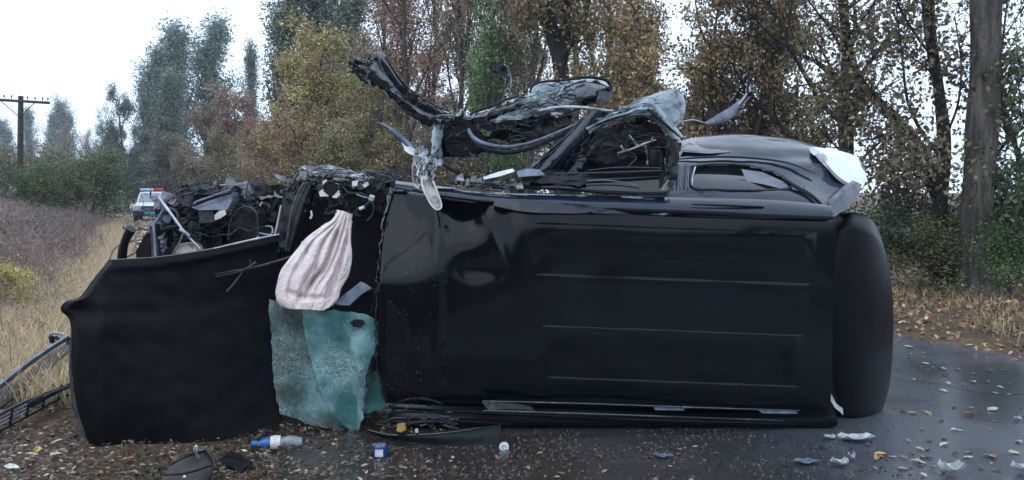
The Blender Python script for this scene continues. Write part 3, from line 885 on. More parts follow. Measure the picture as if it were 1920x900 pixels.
for i in range(nI):
    for j in range(nJ):
        x, y, Y = full[i][j]
        # swage lines pressed along the flank
        Y2 = Y + .02 * math.exp(-((y - 292 - (x - 1300) * .02) / 6) ** 2) - .02 * math.exp(-((y - 272 - (x - 1300) * .04) / 6) ** 2)
        Y2 += .012 * noise.noise(Vector((x * .03, y * .05, 2)))
        SV.append(P(x, y, Y2))
for i in range(nI - 1):
    for j in range(nJ - 1):
        cx = sum(full[a][b][0] for a in (i, i + 1) for b in (j, j + 1)) / 4
        cy = sum(full[a][b][1] for a in (i, i + 1) for b in (j, j + 1)) / 4
        if inside((cx, cy), WIN) and full[i][j][2] < 6.3: continue
        SF.append((i * nJ + j, (i + 1) * nJ + j, (i + 1) * nJ + j + 1, i * nJ + j + 1))
flank = link('side_panel', SV, SF, M['paint_wet'], wreck)
sol = flank.modifiers.new('thick', 'SOLIDIFY'); sol.thickness = .01
def side_Y(x, y):
    best = None
    i = min(nI - 1, max(0, int((x - 1252) / 318 * nI)))
    col = min(full, key=lambda c: abs(c[14][0] - x))
    for a, b in zip(col, col[1:]):
        if b[1] <= y <= a[1]:
            t = (a[1] - y) / max(1e-6, a[1] - b[1]); return a[2] + (b[2] - a[2]) * t
    return col[0][2] if y > col[0][1] else col[-2][2]
# window: rubber surround, dark pane, pale reflection painted as a grey rear plate
wf = MB()
loop = [P(x, y, side_Y(x, y) - .006) for x, y in WIN]
loop = [Vector(p) for p in loop]
lp = resample(loop + [loop[0]], 60)
wf.tube(lp, .009, 6, cap=False)
wframe = wf.build('window_frame', M['plastic'], wreck)
poly('side_glass', [(x, y, side_Y(x, y) + .025) for x, y in WIN], .006, M['dark_glass'], wreck)
poly('reflection_plate', [(1390, 317, 6.10), (1430, 323, 6.09), (1468, 340, 6.03), (1478, 348, 5.99), (1462, 353, 5.965), (1430, 345, 6.0), (1400, 340, 6.03)], .004, mat('grey_reflection_tone', (.10, .115, .14), (.16, .18, .21), scale=8, rough=.4), wreck)  # lighter reflection in the pane, put in as an opaque grey plate
for k in range(5):
    x = 1262 + k * 7
    ptube('door_pillar_strip', [(x, 352, side_Y(x, 352) - .02), (x + 1, 330, side_Y(x, 330) - .02), (x + 3, 308, side_Y(x, 308) - .02)], [.004, .005, .004], M['plastic'] if k % 2 else M['torn'], wreck, n=6, sides=5)
ptube('window_bright_edge', [(1297, 351, 5.9), (1299, 330, 6.0), (1304, 312, 6.12)], .006, M['pale2'], wreck, n=6, sides=5)
# dark glass plate on the upper flank: the belt moulding and swage strips
poly('upper_side_glass', [(1276, 284, 6.36), (1290, 268, 6.55), (1320, 264, 6.62), (1340, 266, 6.62), (1370, 285, 6.36), (1330, 288, 6.33)], .01, M['dark_glass'], wreck)
ptube('belt_moulding', [(1272, 298, 6.20), (1350, 294, 6.24), (1420, 297, 6.25), (1480, 306, 6.24), (1530, 326, 6.22)], [.008, .012, .012, .01, .004], M['paint_wet'], wreck, flat=.7)
ptube('belt_moulding', [(1395, 262, 6.62), (1450, 264, 6.66), (1500, 274, 6.66), (1545, 290, 6.62)], [.004, .014, .014, .004], M['plastic'], wreck, flat=.7)
ptube('rear_gutter', [(1470, 336, 6.02), (1495, 352, 5.98), (1520, 366, 5.92), (1550, 392, 5.86)], [.008, .016, .014, .006], M['paint'], wreck)
# bumper corner at the top of the tail, sky reflection painted pale
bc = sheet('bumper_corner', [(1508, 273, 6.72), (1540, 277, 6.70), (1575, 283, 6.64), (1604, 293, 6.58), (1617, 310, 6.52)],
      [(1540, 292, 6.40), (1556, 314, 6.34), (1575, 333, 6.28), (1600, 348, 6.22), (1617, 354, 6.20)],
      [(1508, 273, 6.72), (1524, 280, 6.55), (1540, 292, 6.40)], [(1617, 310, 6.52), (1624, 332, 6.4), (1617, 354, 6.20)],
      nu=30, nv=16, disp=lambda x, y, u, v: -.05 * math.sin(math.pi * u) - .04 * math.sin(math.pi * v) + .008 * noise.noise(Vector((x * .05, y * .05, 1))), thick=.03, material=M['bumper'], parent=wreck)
poly('tail_lamp', [(1548, 392, 5.84), (1556, 372, 5.92), (1580, 352, 6.02), (1604, 340, 6.16), (1616, 346, 6.2), (1606, 372, 6.08), (1585, 395, 5.94), (1565, 402, 5.86)], .05,
     mat('smoked_lamp_lens', (.02, .022, .03), (.07, .07, .085), scale=14, rough=.12, spec=.8), wreck, crumple=.006)
poly('lamp_bright_strip', [(1552, 378, 5.87), (1575, 356, 5.98), (1600, 338, 6.12), (1604, 342, 6.12), (1580, 362, 5.96), (1556, 385, 5.86)], .01, M['bluegrey'], wreck)
# fallen leaves stuck to the wet paint belong to themselves
# ---- tail door, standing open past the roof end
def tg(x, y, u, v):
    return -.08 * math.sin(math.pi * max(0, min(1, u))) - .03 * math.sin(math.pi * v) + .16 * sstep(.1, 0, v) + .05 * sstep(.93, 1, v)
tail = sheet('tail_door', [(1576, 402, 6.02), (1600, 398, 6.05), (1630, 408, 6.12), (1648, 432, 6.2)],
      [(1584, 797, 5.96), (1605, 800, 6.0), (1630, 795, 6.06), (1654, 775, 6.12)],
      [(1576, 402, 6.02), (1566, 480, 5.97), (1564, 620, 5.94), (1566, 740, 5.94), (1584, 797, 5.96)],
      [(1648, 432, 6.2), (1664, 490, 6.24), (1674, 560, 6.26), (1674, 650, 6.24), (1668, 720, 6.2), (1654, 775, 6.12)],
      nu=40, nv=120, disp=tg, thick=.07, material=M['paint_dull'], parent=wreck)
ptube('tail_door_seal', [(1566, 430, 5.96), (1563, 560, 5.93), (1562, 700, 5.93), (1570, 770, 5.93)], .008, M['plastic_d'], wreck, n=20)
poly('torn_trim_flap', [(1555, 733, 5.80), (1562, 745, 5.8), (1568, 757, 5.8), (1580, 765, 5.8), (1581, 778, 5.8), (1575, 772, 5.8), (1566, 765, 5.8), (1556, 748, 5.8)], .01, M['pale2'], wreck, crumple=.004)
sheet('rear_pillar', [(1555, 410, 5.86), (1580, 408, 6.06)], [(1552, 782, 5.86), (1590, 788, 6.04)], nu=6, nv=40, thick=.01, material=M['paint_dull'], parent=wreck)
# ---- lower side rail, resting low
for (pts, r_, mm) in (([(905, 752, 5.40), (1100, 757, 5.46), (1300, 764, 5.54), (1500, 770, 5.64)], [.004, .006, .006, .004], 'torn'),
                      ([(905, 770, 5.38), (1100, 776, 5.44), (1300, 783, 5.58), (1500, 790, 5.68)], [.004, .007, .007, .004], 'torn'),
                      ([(730, 764, 5.42), (900, 774, 5.43), (1200, 788, 5.5), (1540, 797, 5.7)], [.008, .014, .014, .008], 'paint_dull')):
    ptube('lower_rail', pts, r_, M[mm], wreck, n=30)
poly('rail_cover', [(903, 753, 5.42), (960, 755, 5.44), (995, 762, 5.45), (1005, 771, 5.45), (915, 769, 5.42)], .02, M['torn'], wreck, crumple=.006)
poly('rail_clip', [(1226, 763, 5.535), (1282, 765, 5.55), (1284, 770, 5.55), (1228, 769, 5.535)], .01, M['bluegrey'], wreck)
poly('rail_clip', [(1420, 768, 5.63), (1492, 771, 5.66), (1496, 776, 5.66), (1430, 775, 5.63)], .01, M['bluegrey'], wreck)
# ---- body under and behind: floor, lower flank, bulkhead so the hull is a hull
def wbox(name, x0, x1, y0, y1, z0, z1, m_, bev=.04):
    return MB().box(((x0 + x1) / 2, (y0 + y1) / 2, (z0 + z1) / 2), (x1 - x0, y1 - y0, z1 - z0), bev=bev).build(name, m_, wreck)
wbox('lower_flank', -.85, 2.2, 5.66, 7.45, .015, .09, M['paint_dull'])
wbox('floor_pan', -.85, 2.25, 7.35, 7.50, .05, 1.50, M['plastic_d'])
wbox('rear_bulkhead', 2.1, 2.2, 5.95, 7.4, .09, 1.45, M['interior'])
wbox('rear_seat', .9, 1.15, 6.1, 7.3, .15, 1.35, M['interior'], .1)
wbox('front_seat', -.35, -.1, 6.1, 7.3, .8, 1.40, M['interior'], .1)
wbox('front_seat', -.35, -.1, 6.1, 7.3, .15, .7, M['interior'], .1)
for (x, z) in ((1.55, .2), (1.55, 1.55), (-2.0, .2)):
    mb = MB()
    prof = [(.24, -.12), (.37, -.13), (.40, -.08), (.41, 0), (.40, .08), (.37, .13), (.24, .12)]
    vs = []; n_ = 28
    for k in range(n_):
        t = 2 * math.pi * k / n_
        for (rr, dz) in prof: vs.append((x + rr * math.cos(t), 7.62 + rr * math.sin(t) * 1.0, z + dz))
    fs = [(k * 7 + j, k * 7 + j + 1, ((k + 1) % n_) * 7 + j + 1, ((k + 1) % n_) * 7 + j) for k in range(n_) for j in range(6)]
    mb.add(vs, fs)
    wh = mb.build('wheel', M['rubber'], wreck)
    hb = MB(); hb.tube([(x, 7.62, z - .09), (x, 7.62, z + .10)], [.245, .235], 20)
    hb.tube([(x, 7.62, z + .08), (x, 7.62, z + .14)], [.08, .06], 10)
    for k in range(5):
        t = 2 * math.pi * k / 5
        hb.box((x + .15 * math.cos(t), 7.62 + .15 * math.sin(t), z + .10), (.16, .05, .03), rot3(z=math.degrees(t)), bev=.008)
    hb.build('rim', M['bluegrey'], wh)

# ================================================================== bonnet, hanging open towards the camera
def hood_d(x, y, u, v):
    d = .012 * noise.noise(Vector((x * .006, y * .006, 5))) + .05 * sstep(.06, 0, u) - .03 * math.exp(-((x - 190 - (y - 600) * .02) / 22) ** 2) * sstep(520, 600, y)
    d += .05 * gauss(x, y, 150, 585, 30, 25) - .02 * math.exp(-((v - .05) / .03) ** 2)
    d += -.03 * math.sin(math.pi * u) + .008 * noise.noise(Vector((x * .03, y * .03, 1)))
    return d
hood = sheet('bonnet', [(203, 488, 5.42), (300, 482, 5.5), (395, 468, 5.6), (455, 455, 5.68), (524, 440, 5.75)],
      [(172, 847, 5.26), (250, 853, 5.32), (330, 845, 5.36), (410, 828, 5.45), (480, 806, 5.6), (532, 790, 5.70)],
      [(203, 488, 5.42), (170, 530, 5.36), (150, 556, 5.33), (122, 566, 5.30), (114, 582, 5.29), (130, 600, 5.28), (134, 640, 5.27), (135, 700, 5.25), (146, 770, 5.24), (172, 847, 5.26)],
      [(524, 440, 5.75), (514, 560, 5.74), (518, 700, 5.72), (532, 790, 5.70)], nu=110, nv=90, disp=hood_d, thick=.022, material=M['felt'], parent=wreck)
hood['label'] = 'black bonnet hanging open on edge with its dark underside out'
ptube('bonnet_edge', [(203, 488, 5.415), (300, 482, 5.495), (395, 468, 5.59), (455, 455, 5.67), (524, 440, 5.74)], [.006, .006, .009, .010, .005], M['torn'], hood, n=40, sides=6)
ptube('bonnet_edge', [(134, 620, 5.27), (132, 700, 5.26), (142, 770, 5.25), (168, 846, 5.25)], [.004, .009, .010, .004], M['cable'], hood, n=30, sides=6)
ptube('bonnet_edge', [(400, 466, 5.58), (430, 459, 5.62), (470, 450, 5.68), (524, 439, 5.73)], [.003, .006, .006, .003], M['pale2'], hood, n=30, sides=5)
# thin twigs / torn wires across the bonnet
for pts in ([(402, 514, 5.55), (450, 506, 5.56), (490, 498, 5.58), (555, 478, 5.6), (600, 455, 5.6)], [(455, 510, 5.55), (440, 530, 5.54), (426, 546, 5.53)], [(404, 519, 5.55), (452, 508, 5.56), (480, 492, 5.56)], [(470, 496, 5.57), (468, 486, 5.57)]):
    ptube('torn_wire', pts, [.003, .006, .008, .006, .004][:max(2, len(pts))], M['cable'], wreck, n=14, sides=5)

# ================================================================== engine bay
EY = 6.35
def eb(name, pts, depth, m_, crumple=.0, seed=1): return poly(name, pts, depth, M[m_], wreck, crumple=crumple, seed=seed)
eb('engine_block', [(285, 470, EY + .25), (290, 395, EY + .25), (335, 352, EY + .25), (420, 338, EY + .25), (500, 345, EY + .25), (545, 350, EY + .25), (530, 560, EY + .2), (290, 560, EY + .2)], .7, 'plastic_d', .08, 2)
MB().box((-2.3, 6.7, .5), (1.2, .8, .8), bev=.1).build('gearbox', M['plastic_d'], wreck)
eb('battery_box', [(360, 389, 5.88), (364, 378, 5.9), (425, 360, 5.95), (436, 361, 5.95), (436, 374, 5.93), (426, 393, 5.88), (372, 394, 5.86)], .16, 'bluegrey')
ptube('battery_box_rim', [(361, 386, 5.85), (395, 373, 5.88), (435, 361, 5.92)], .009, M['plastic'], wreck, n=8, sides=6)
ptube('battery_box_rim', [(366, 379, 5.85), (398, 368, 5.88), (432, 356, 5.92)], .007, M['bluegrey'], wreck, n=8, sides=6)
eb('air_box', [(372, 394, 5.9), (400, 395, 5.9), (402, 416, 5.9), (376, 418, 5.9)], .2, 'cable', .01)
eb('torn_label_plate', [(402, 404, 5.88), (410, 396, 5.88), (422, 392, 5.88), (424, 402, 5.88), (412, 410, 5.88), (403, 413, 5.88)], .01, 'white_pl', .004)
eb('wheel_arch_liner', [(430, 470, 5.98), (430, 420, 5.98), (438, 402, 5.98), (450, 392, 5.98), (468, 390, 5.98), (480, 400, 5.98), (483, 430, 5.98), (480, 470, 5.98)], .5, 'plastic', .01)
ptube('arch_liner_rim', [(428, 450, 5.95), (432, 415, 5.95), (445, 394, 5.95), (465, 388, 5.95), (481, 400, 5.95), (484, 440, 5.95)], .007, M['cable'], wreck, n=24)
eb('scuttle_panel', [(415, 346, EY + .1), (450, 340, EY + .1), (495, 344, EY), (500, 362, EY - .05), (470, 372, EY - .08), (455, 365, EY - .05), (435, 350, EY)], .12, 'bluegrey', .01, 4).data.materials[0] = M['plastic']
sheet('inner_wing', [(430, 342, 6.3), (465, 340, 6.3), (500, 344, 6.25)], [(440, 372, 6.2), (475, 366, 6.15), (520, 400, 6.2)], nu=14, nv=8, crumple=.03, seed=8, material=M['plastic'], parent=wreck)
ptube('strut_rod', [(297, 369, 5.95), (320, 400, 5.9), (347, 436, 5.85), (376, 467, 5.8)], [.010, .010, .008, .006], M['chrome'], wreck, n=10)
ptube('strut_rod', [(345, 434, 5.84), (338, 452, 5.84), (325, 476, 5.84)], .007, M['bluegrey'], wreck, n=8)
ptube('strut_clamp', [(338, 430, 5.82), (346, 435, 5.81), (354, 442, 5.82)], .013, M['chrome'], wreck, n=6)
ptube('bracket_arm', [(300, 372, 6.0), (306, 392, 6.0), (296, 410, 6.0), (284, 425, 5.95)], [.014, .012, .01, .014], M['bluegrey'], wreck, n=14)
eb('radiator_post', [(282, 424, 5.92), (293, 420, 5.92), (297, 480, 5.8), (284, 484, 5.8)], .06, 'plastic', .008)
ptube('radiator_post_edge', [(288, 422, 5.90), (290, 450, 5.86), (292, 482, 5.79)], .009, M['bluegrey'], wreck, n=10)
eb('radiator_bracket', [(256, 470, 5.9), (272, 462, 5.9), (268, 448, 5.9), (276, 436, 5.9), (284, 440, 5.9), (284, 484, 5.9), (256, 484, 5.9)], .08, 'plastic_d', .02, 3)
ptube('coolant_hose', [(296, 438, 5.98), (315, 428, 5.98), (336, 424, 5.98), (352, 414, 6.0), (362, 396, 6.05)], .017, M['plastic'], wreck, n=20)
ptube('coolant_hose', [(330, 420, 6.0), (334, 404, 6.0), (322, 392, 6.0), (305, 398, 6.0)], .012, M['cable'], wreck, n=16)
mb = MB(); mb.tube([P(313, 410, 5.98), P(313, 410, 6.06)], [.028, .022], 12); mb.build('pipe_end', M['bluegrey'], wreck)
eb('white_reservoir', [(326, 474, 5.86), (330, 462, 5.86), (340, 456, 5.86), (356, 455, 5.86), (366, 460, 5.86), (372, 472, 5.86), (350, 476, 5.86)], .12, 'cream', .006)
mb = MB()
for k in range(5): mb.box(P(302 + (k % 2) * 3, 446 + k * 8, 5.88), (.03, .03, .022), bev=.004)
mb.build('fuse_box', M['bluegrey'], wreck)
for pts in ([(484, 400, 6.1), (481, 420, 6.05), (484, 440, 6.0), (479, 452, 5.95)],):
    ptube('steel_pipe', pts, .009, M['pale2'], wreck, n=14)
ptube('steel_pipe', [(498, 424, 6.05), (510, 426, 6.0), (508, 440, 5.98), (482, 436, 5.98)], .006, M['cablel'], wreck, n=14)
# radiator hose sticking up beyond the bonnet, bent
ptube('broken_hose', [(229, 500, 5.9), (230, 470, 5.88), (236, 448, 5.86), (246, 429, 5.84)], [.030, .032, .028, .036], M['plastic'], wreck, n=16, sides=10)
# crumpled ridge along the top and its bristling ends
cr_ = random.Random(5)
loom = MB()
for k in range(85):
    x = cr_.uniform(275, 525); y = lin(x, [(270, 400), (300, 370), (340, 350), (420, 343), (530, 350)]) + cr_.uniform(-2, 80) ** 1.0
    Yk = cr_.uniform(6.1, 6.6)
    q = [P(x, y, Yk)]
    for s_ in range(4):
        x += cr_.gauss(0, 13); y += cr_.gauss(3, 9)
        y = max(y, 340)
        q.append(P(x, y, Yk + cr_.uniform(-.08, .08)))
    loom.tube(resample(q, 9), cr_.choice([.004, .006, .009, .014]), 5)
o = loom.build('wiring_loom', M['cable'], wreck)
for sd_, (x0, x1, dy) in enumerate(((285, 350, 0), (340, 410, 0), (400, 470, -3), (300, 380, 30), (460, 530, 12), (280, 330, 45))):
    yt = lin((x0 + x1) / 2, [(270, 395), (300, 372), (340, 350), (420, 340), (530, 352)]) + dy
    sheet('crumpled_plate', [(x0, yt + 10, 6.25), ((x0 + x1) / 2, yt - 2, 6.25), (x1, yt + 4, 6.2)], [(x0 + 5, yt + 34, 6.1), ((x0 + x1) / 2, yt + 26, 6.1), (x1 - 3, yt + 30, 6.1)],
          nu=22, nv=12, crumple=.09, cs=10, seed=sd_ + 3, jag=18, material=M['plastic'] if sd_ % 2 else M['torn'], parent=wreck)
for pts in ([(330, 360, 6.3), (322, 345, 6.3), (326, 330, 6.3), (330, 322, 6.3)], [(318, 362, 6.3), (310, 350, 6.3), (306, 343, 6.3)], [(378, 350, 6.3), (386, 340, 6.3), (392, 343, 6.3)], [(462, 372, 6.1), (463, 350, 6.1), (470, 330, 6.1)], [(300, 375, 6.3), (313, 356, 6.3)], [(410, 345, 6.3), (440, 337, 6.3), (470, 345, 6.3)]):
    ptube('torn_wire', pts, [.008, .004], M['cable'], wreck, n=10, sides=5)

# ================================================================== cabin front
eb('dashboard', [(560, 372, 6.15), (600, 352, 6.15), (720, 352, 6.1), (735, 400, 6.0), (712, 560, 6.0), (715, 760, 6.0), (530, 760, 6.1), (528, 480, 6.15)], .35, 'interior', .04, 6)
sheet('windscreen_pillar', [(572, 340, 5.85), (585, 344, 5.85), (596, 352, 5.88)], [(534, 470, 5.8), (542, 472, 5.8), (552, 474, 5.82)], [(572, 340, 5.85), (556, 372, 5.83), (546, 410, 5.8), (534, 470, 5.8)], nu=8, nv=40, disp=lambda x, y, u, v: -.05 * math.sin(math.pi * u), crumple=.014, thick=.01, material=M['plastic'], parent=wreck)
ptube('pillar_seal', [(570, 344, 5.80), (556, 370, 5.79), (545, 405, 5.77), (536, 470, 5.75)], [.010, .008, .009, .005], M['cable'], wreck, n=24)
ptube('pillar_seal', [(585, 352, 5.84), (566, 390, 5.84), (556, 430, 5.82), (552, 480, 5.8)], .006, M['cable'], wreck, n=24)
sheet('bulkhead_plate', [(532, 360, 6.05), (545, 345, 6.02), (566, 335, 6.0)], [(515, 445, 5.95), (524, 460, 5.95), (534, 470, 5.95)], nu=12, nv=26, crumple=.05, cs=8, seed=12, thick=.01, material=M['plastic'], parent=wreck)
ptube('bulkhead_edge', [(527, 385, 5.93), (520, 420, 5.92), (514, 446, 5.9)], .008, M['cablel'], wreck, n=12, sides=5)
sheet('torn_wing_shard', [(506, 318, 6.1), (520, 327, 6.05), (540, 330, 6.0), (560, 326, 5.98)], [(512, 324, 6.08), (522, 336, 6.03), (542, 340, 6.0), (562, 336, 5.97)], nu=20, nv=6, crumple=.02, seed=3, material=M['torn'], parent=wreck)
for k, (pts, mm) in enumerate((
    ([(565, 306, 5.95), (590, 312, 5.9), (625, 309, 5.9), (650, 318, 5.9), (566, 318, 5.86), (600, 327, 5.84), (640, 322, 5.86), (668, 322, 5.88)], 'pale'),
    ([(560, 318, 6.0), (580, 318, 5.95), (610, 322, 5.95), (640, 326, 5.95), (556, 340, 5.9), (585, 345, 5.86), (612, 345, 5.86), (650, 344, 5.88)], 'torn'),
    ([(624, 324, 5.9), (650, 320, 5.9), (680, 326, 5.9), (705, 330, 5.9), (628, 338, 5.85), (650, 338, 5.85), (675, 342, 5.85), (690, 348, 5.85)], 'pale2'),
    ([(652, 330, 5.85), (668, 334, 5.84), (678, 340, 5.84), (690, 344, 5.84), (650, 342, 5.8), (662, 352, 5.8), (672, 354, 5.8), (684, 356, 5.8)], 'torn'),
    ([(685, 318, 5.95), (700, 326, 5.9), (716, 322, 5.9), (735, 330, 5.9), (688, 345, 5.85), (700, 350, 5.85), (716, 352, 5.85), (735, 350, 5.85)], 'plastic'),
    ([(718, 322, 6.0), (735, 312, 6.0), (750, 314, 6.0), (765, 322, 6.0), (722, 345, 5.8), (735, 345, 5.8), (745, 345, 5.8), (758, 345, 5.8)], 'plastic_d'),
    ([(640, 350, 5.85), (670, 348, 5.82), (700, 350, 5.82), (720, 360, 5.82), (645, 380, 5.8), (670, 385, 5.8), (695, 388, 5.8), (715, 400, 5.8)], 'interior'),
    )):
    sheet('crumpled_plate', pts[:4], pts[4:], nu=26, nv=12, crumple=.045, cs=14, seed=20 + k, jag=10, material=M[mm], parent=wreck)
# speedometer pod / mirror cup: a dark cup with pale torn plastic round it
c = P(620, 352, 5.72)
mb = MB(); mb.tube([c + Vector((0, .06, 0)), c + Vector((0, .02, 0)), c + Vector((0, -.02, .002))], [.030, .040, .043], 16)
mb.build('column_housing', M['plastic_d'], wreck)
mb = MB(); mb.tube([c + Vector((.042 * math.cos(t), -.022, .042 * math.sin(t))) for t in np.linspace(0, 2 * math.pi, 25)], .006, 6, cap=False); mb.build('column_ring', M['plastic'], wreck)
for pts in ([(598, 360), (607, 352), (608, 362), (616, 368), (600, 368)], [(628, 364), (634, 356), (637, 366), (630, 372), (622, 370)], [(604, 340), (612, 336), (614, 344), (606, 346)], [(660, 340), (671, 338), (670, 348), (661, 350)], [(680, 346), (690, 340), (692, 346), (684, 352)]):
    eb('torn_plastic_scrap', [(x, y, 5.70) for x, y in pts], .015, 'white_pl', .006)
eb('instrument_bezel', [(688, 338, 5.75), (698, 332, 5.75), (703, 345, 5.75), (702, 362, 5.75), (692, 368, 5.75), (686, 356, 5.75)], .03, 'plastic', .01)
for pts, r_, mm in (([(642, 348, 5.7), (655, 362, 5.68), (678, 362, 5.68), (692, 372, 5.66)], .004, 'cable'), ([(692, 372, 5.66), (700, 384, 5.65), (698, 402, 5.66), (688, 414, 5.66)], .004, 'cable'),
                    ([(694, 376, 5.66), (686, 384, 5.65), (676, 391, 5.64)], .004, 'cable'), ([(668, 364, 5.7), (684, 370, 5.7), (694, 371, 5.68)], .004, 'cablel')):
    ptube('torn_wire', pts, r_, M[mm], wreck, n=12, sides=5)
MB().tube([P(674, 392, 5.64), P(683, 388, 5.64)], .011, 7).build('wire_plug', M['white_pl'], wreck)
MB().tube([P(583, 395, 5.72), P(585, 403, 5.72), P(582, 410, 5.72)], [.005, .007, .008], 7).build('wire_plug', M['white_pl'], wreck)
MB().box(P(697, 371, 5.66), (.035, .03, .035), rot3(20, 20, 0), bev=.006).build('wire_plug', M['pale2'], wreck)
cl = MB(); cr_ = random.Random(9)
for k in range(110):
    x = cr_.uniform(550, 750); y = cr_.uniform(318, 380); Yk = cr_.uniform(5.78, 6.0); q = [P(x, y, Yk)]
    for s_ in range(4):
        x += cr_.gauss(0, 8); y = max(314, y + cr_.gauss(3, 7)); q.append(P(x, y, Yk + cr_.uniform(-.05, .05)))
    cl.tube(resample(q, 7), cr_.choice([.003, .004, .006, .009]), 5)
cl.build('wiring_loom', M['cable'], wreck)
# grey steering wheel spoke near the airbag
sheet('steering_wheel_spoke', [(676, 528, 5.62), (684, 531, 5.62), (697, 540, 5.62)], [(625, 569, 5.55), (640, 572, 5.55), (655, 572, 5.55)], [(676, 528, 5.62), (655, 545, 5.58), (625, 569, 5.55)], [(697, 540, 5.62), (678, 552, 5.6), (655, 572, 5.55)], nu=6, nv=16, thick=.02, material=M['bluegrey'], parent=wreck)
eb('dash_end', [(640, 570, 5.7), (678, 548, 5.7), (700, 545, 5.7), (712, 600, 5.7), (650, 600, 5.7)], .1, 'interior', .01)
ptube('steering_wheel_rim', [(700, 540, 5.66), (705, 560, 5.66), (698, 585, 5.66)], .014, M['plastic'], wreck, n=12)

# ---- airbag
def ridge(s): 
    s = s % 1.0
    return 1 - abs(s - .5) * 2
BAG_VALLEYS = ((.22, .16, .030, .018, 0, 1), (.40, .33, .045, .022, .05, 1), (.55, .47, .075, .022, .1, .93), (.66, .62, .035, .016, .0, .9), (.82, .78, .05, .022, .1, 1), (.30, .52, .030, .014, .45, .85), (.75, .40, .028, .014, .55, .9), (.10, .30, .03, .014, .3, .62))
def bag_d(x, y, u, v):
    n1 = noise.noise(Vector((u * 1.8, v * 1.6, 1))); n2 = noise.noise(Vector((u * 5, v * 4, 7)))
    d = -.05 * math.sin(math.pi * min(1, max(0, u))) * (0.3 + .7 * sstep(0, .6, v))
    for u0, u1, dep, wd_, v0, v1 in BAG_VALLEYS:
        uc = u0 + (u1 - u0) * v + .035 * math.sin(v * 6 + u0 * 9) + .02 * n2
        t = (u - uc) / wd_
        # steep on one side, long on the other, like a lapped fold
        f = math.exp(-abs(t) ** 1.2) if t < 0 else math.exp(-(t / 3.2) ** 2)
        d += dep * f * sstep(v0, v0 + .2, v) * (1 - sstep(v1 - .12, v1, v))
    d += -.014 * crease(Vector((u * 4.2 + v * .8, v * 1.9 - u * .6, 0)), 1, 3) - .008 * crease(Vector((u * 9 + v * 2, v * 6 - u, 0)), 1, 5) - .004 * crease(Vector((u * 22, v * 20, 0)), 1, 9)
    d += .05 * math.exp(-((v - .87 + .25 * (u - .5) ** 2) / .02) ** 2) * sstep(.12, .3, u) * (1 - sstep(.6, .8, u))
    d += .02 * math.exp(-((v - .38 - .5 * u) / .02) ** 2) * (1 - sstep(.15, .3, u))
    return d
sheet('airbag', [(634, 394, 5.60), (645, 396, 5.58), (659, 402, 5.58)],
      [(524, 573, 5.50), (545, 579, 5.47), (575, 580, 5.45), (605, 581, 5.45), (622, 571, 5.47)],
      [(634, 394, 5.60), (622, 412, 5.58), (598, 428, 5.55), (574, 446, 5.53), (556, 468, 5.52), (540, 488, 5.5), (526, 508, 5.49), (519, 535, 5.48), (518, 560, 5.48), (524, 573, 5.50)],
      [(659, 402, 5.58), (658, 450, 5.56), (660, 480, 5.55), (654, 515, 5.54), (640, 540, 5.52), (634, 560, 5.5), (622, 571, 5.47)],
      nu=150, nv=150, disp=bag_d, thick=.008, material=M['airbag'], parent=wreck)
# ---- windscreen, in hanging pieces
def gl(s_): return lambda x, y, u, v: .02 * noise.noise(Vector((x * .02, y * .02, s_))) + .01 * crease(Vector((x * .02, y * .02, 0)), 1, s_)
sheet('windscreen_piece', [(505, 560, 5.72), (520, 566, 5.70), (575, 580, 5.68), (600, 590, 5.68)], [(525, 775, 5.68), (560, 788, 5.66), (600, 800, 5.64), (640, 806, 5.63)], [(505, 560, 5.72), (508, 640, 5.71), (514, 720, 5.7), (525, 775, 5.68)], nu=40, nv=60, disp=gl(2), thick=.006, jag=4, material=M['glass_b'], parent=wreck)
fr = sheet('windscreen_piece', [(567, 582, 5.60), (600, 580, 5.58), (650, 585, 5.57), (690, 592, 5.57), (710, 606, 5.6)],
      [(622, 780, 5.58), (640, 798, 5.57), (668, 808, 5.56), (678, 790, 5.57), (682, 775, 5.58)],
      [(567, 582, 5.60), (572, 630, 5.59), (585, 680, 5.58), (600, 730, 5.58), (622, 780, 5.58)],
      [(710, 606, 5.6), (704, 650, 5.58), (690, 690, 5.57), (684, 730, 5.57), (682, 775, 5.58)], nu=50, nv=70,
      disp=lambda x, y, u, v: gl(6)(x, y, u, v) - .05 * sstep(.55, .75, u) + .09 * v - .02, thick=.006, jag=3, material=M['glass_f'], parent=wreck)
fr['label'] = 'pale turquoise shattered front sheet of the windscreen'
sheet('windscreen_piece', [(690, 600, 5.62), (706, 612, 5.60), (716, 630, 5.62)], [(676, 780, 5.62), (700, 772, 5.62), (722, 765, 5.62)], nu=16, nv=40, disp=gl(9), thick=.006, jag=4, material=M['glass_c'], parent=wreck)
poly('mirror_mount', [(656, 605, 5.47), (664, 599, 5.47), (679, 600, 5.47), (684, 607, 5.47), (677, 614, 5.47), (662, 613, 5.47)], .02, M['plastic'], wreck)
poly('glass_tab', [(634, 742, 5.50), (668, 740, 5.50), (670, 800, 5.52), (642, 792, 5.52)], .004, M['glass_c'], wreck)
poly('dark_opening', [(697, 690, 5.575), (703, 668, 5.575), (714, 690, 5.58), (711, 696, 5.58), (700, 697, 5.575)], .004, M['interior'], wreck)
mb = MB()
for i in range(40):
    t = i / 40; p = Vector((704, 612, 5.54)).lerp(Vector((680, 770, 5.55)), t)
    mb.tube([P(p[0] + cr_.uniform(-3, 3), p[1], p[2]), P(p[0] + cr_.uniform(-3, 3), p[1] + 6, p[2])], .003, 4)
mb.build('broken_glass_edge', M['pale'], wreck)

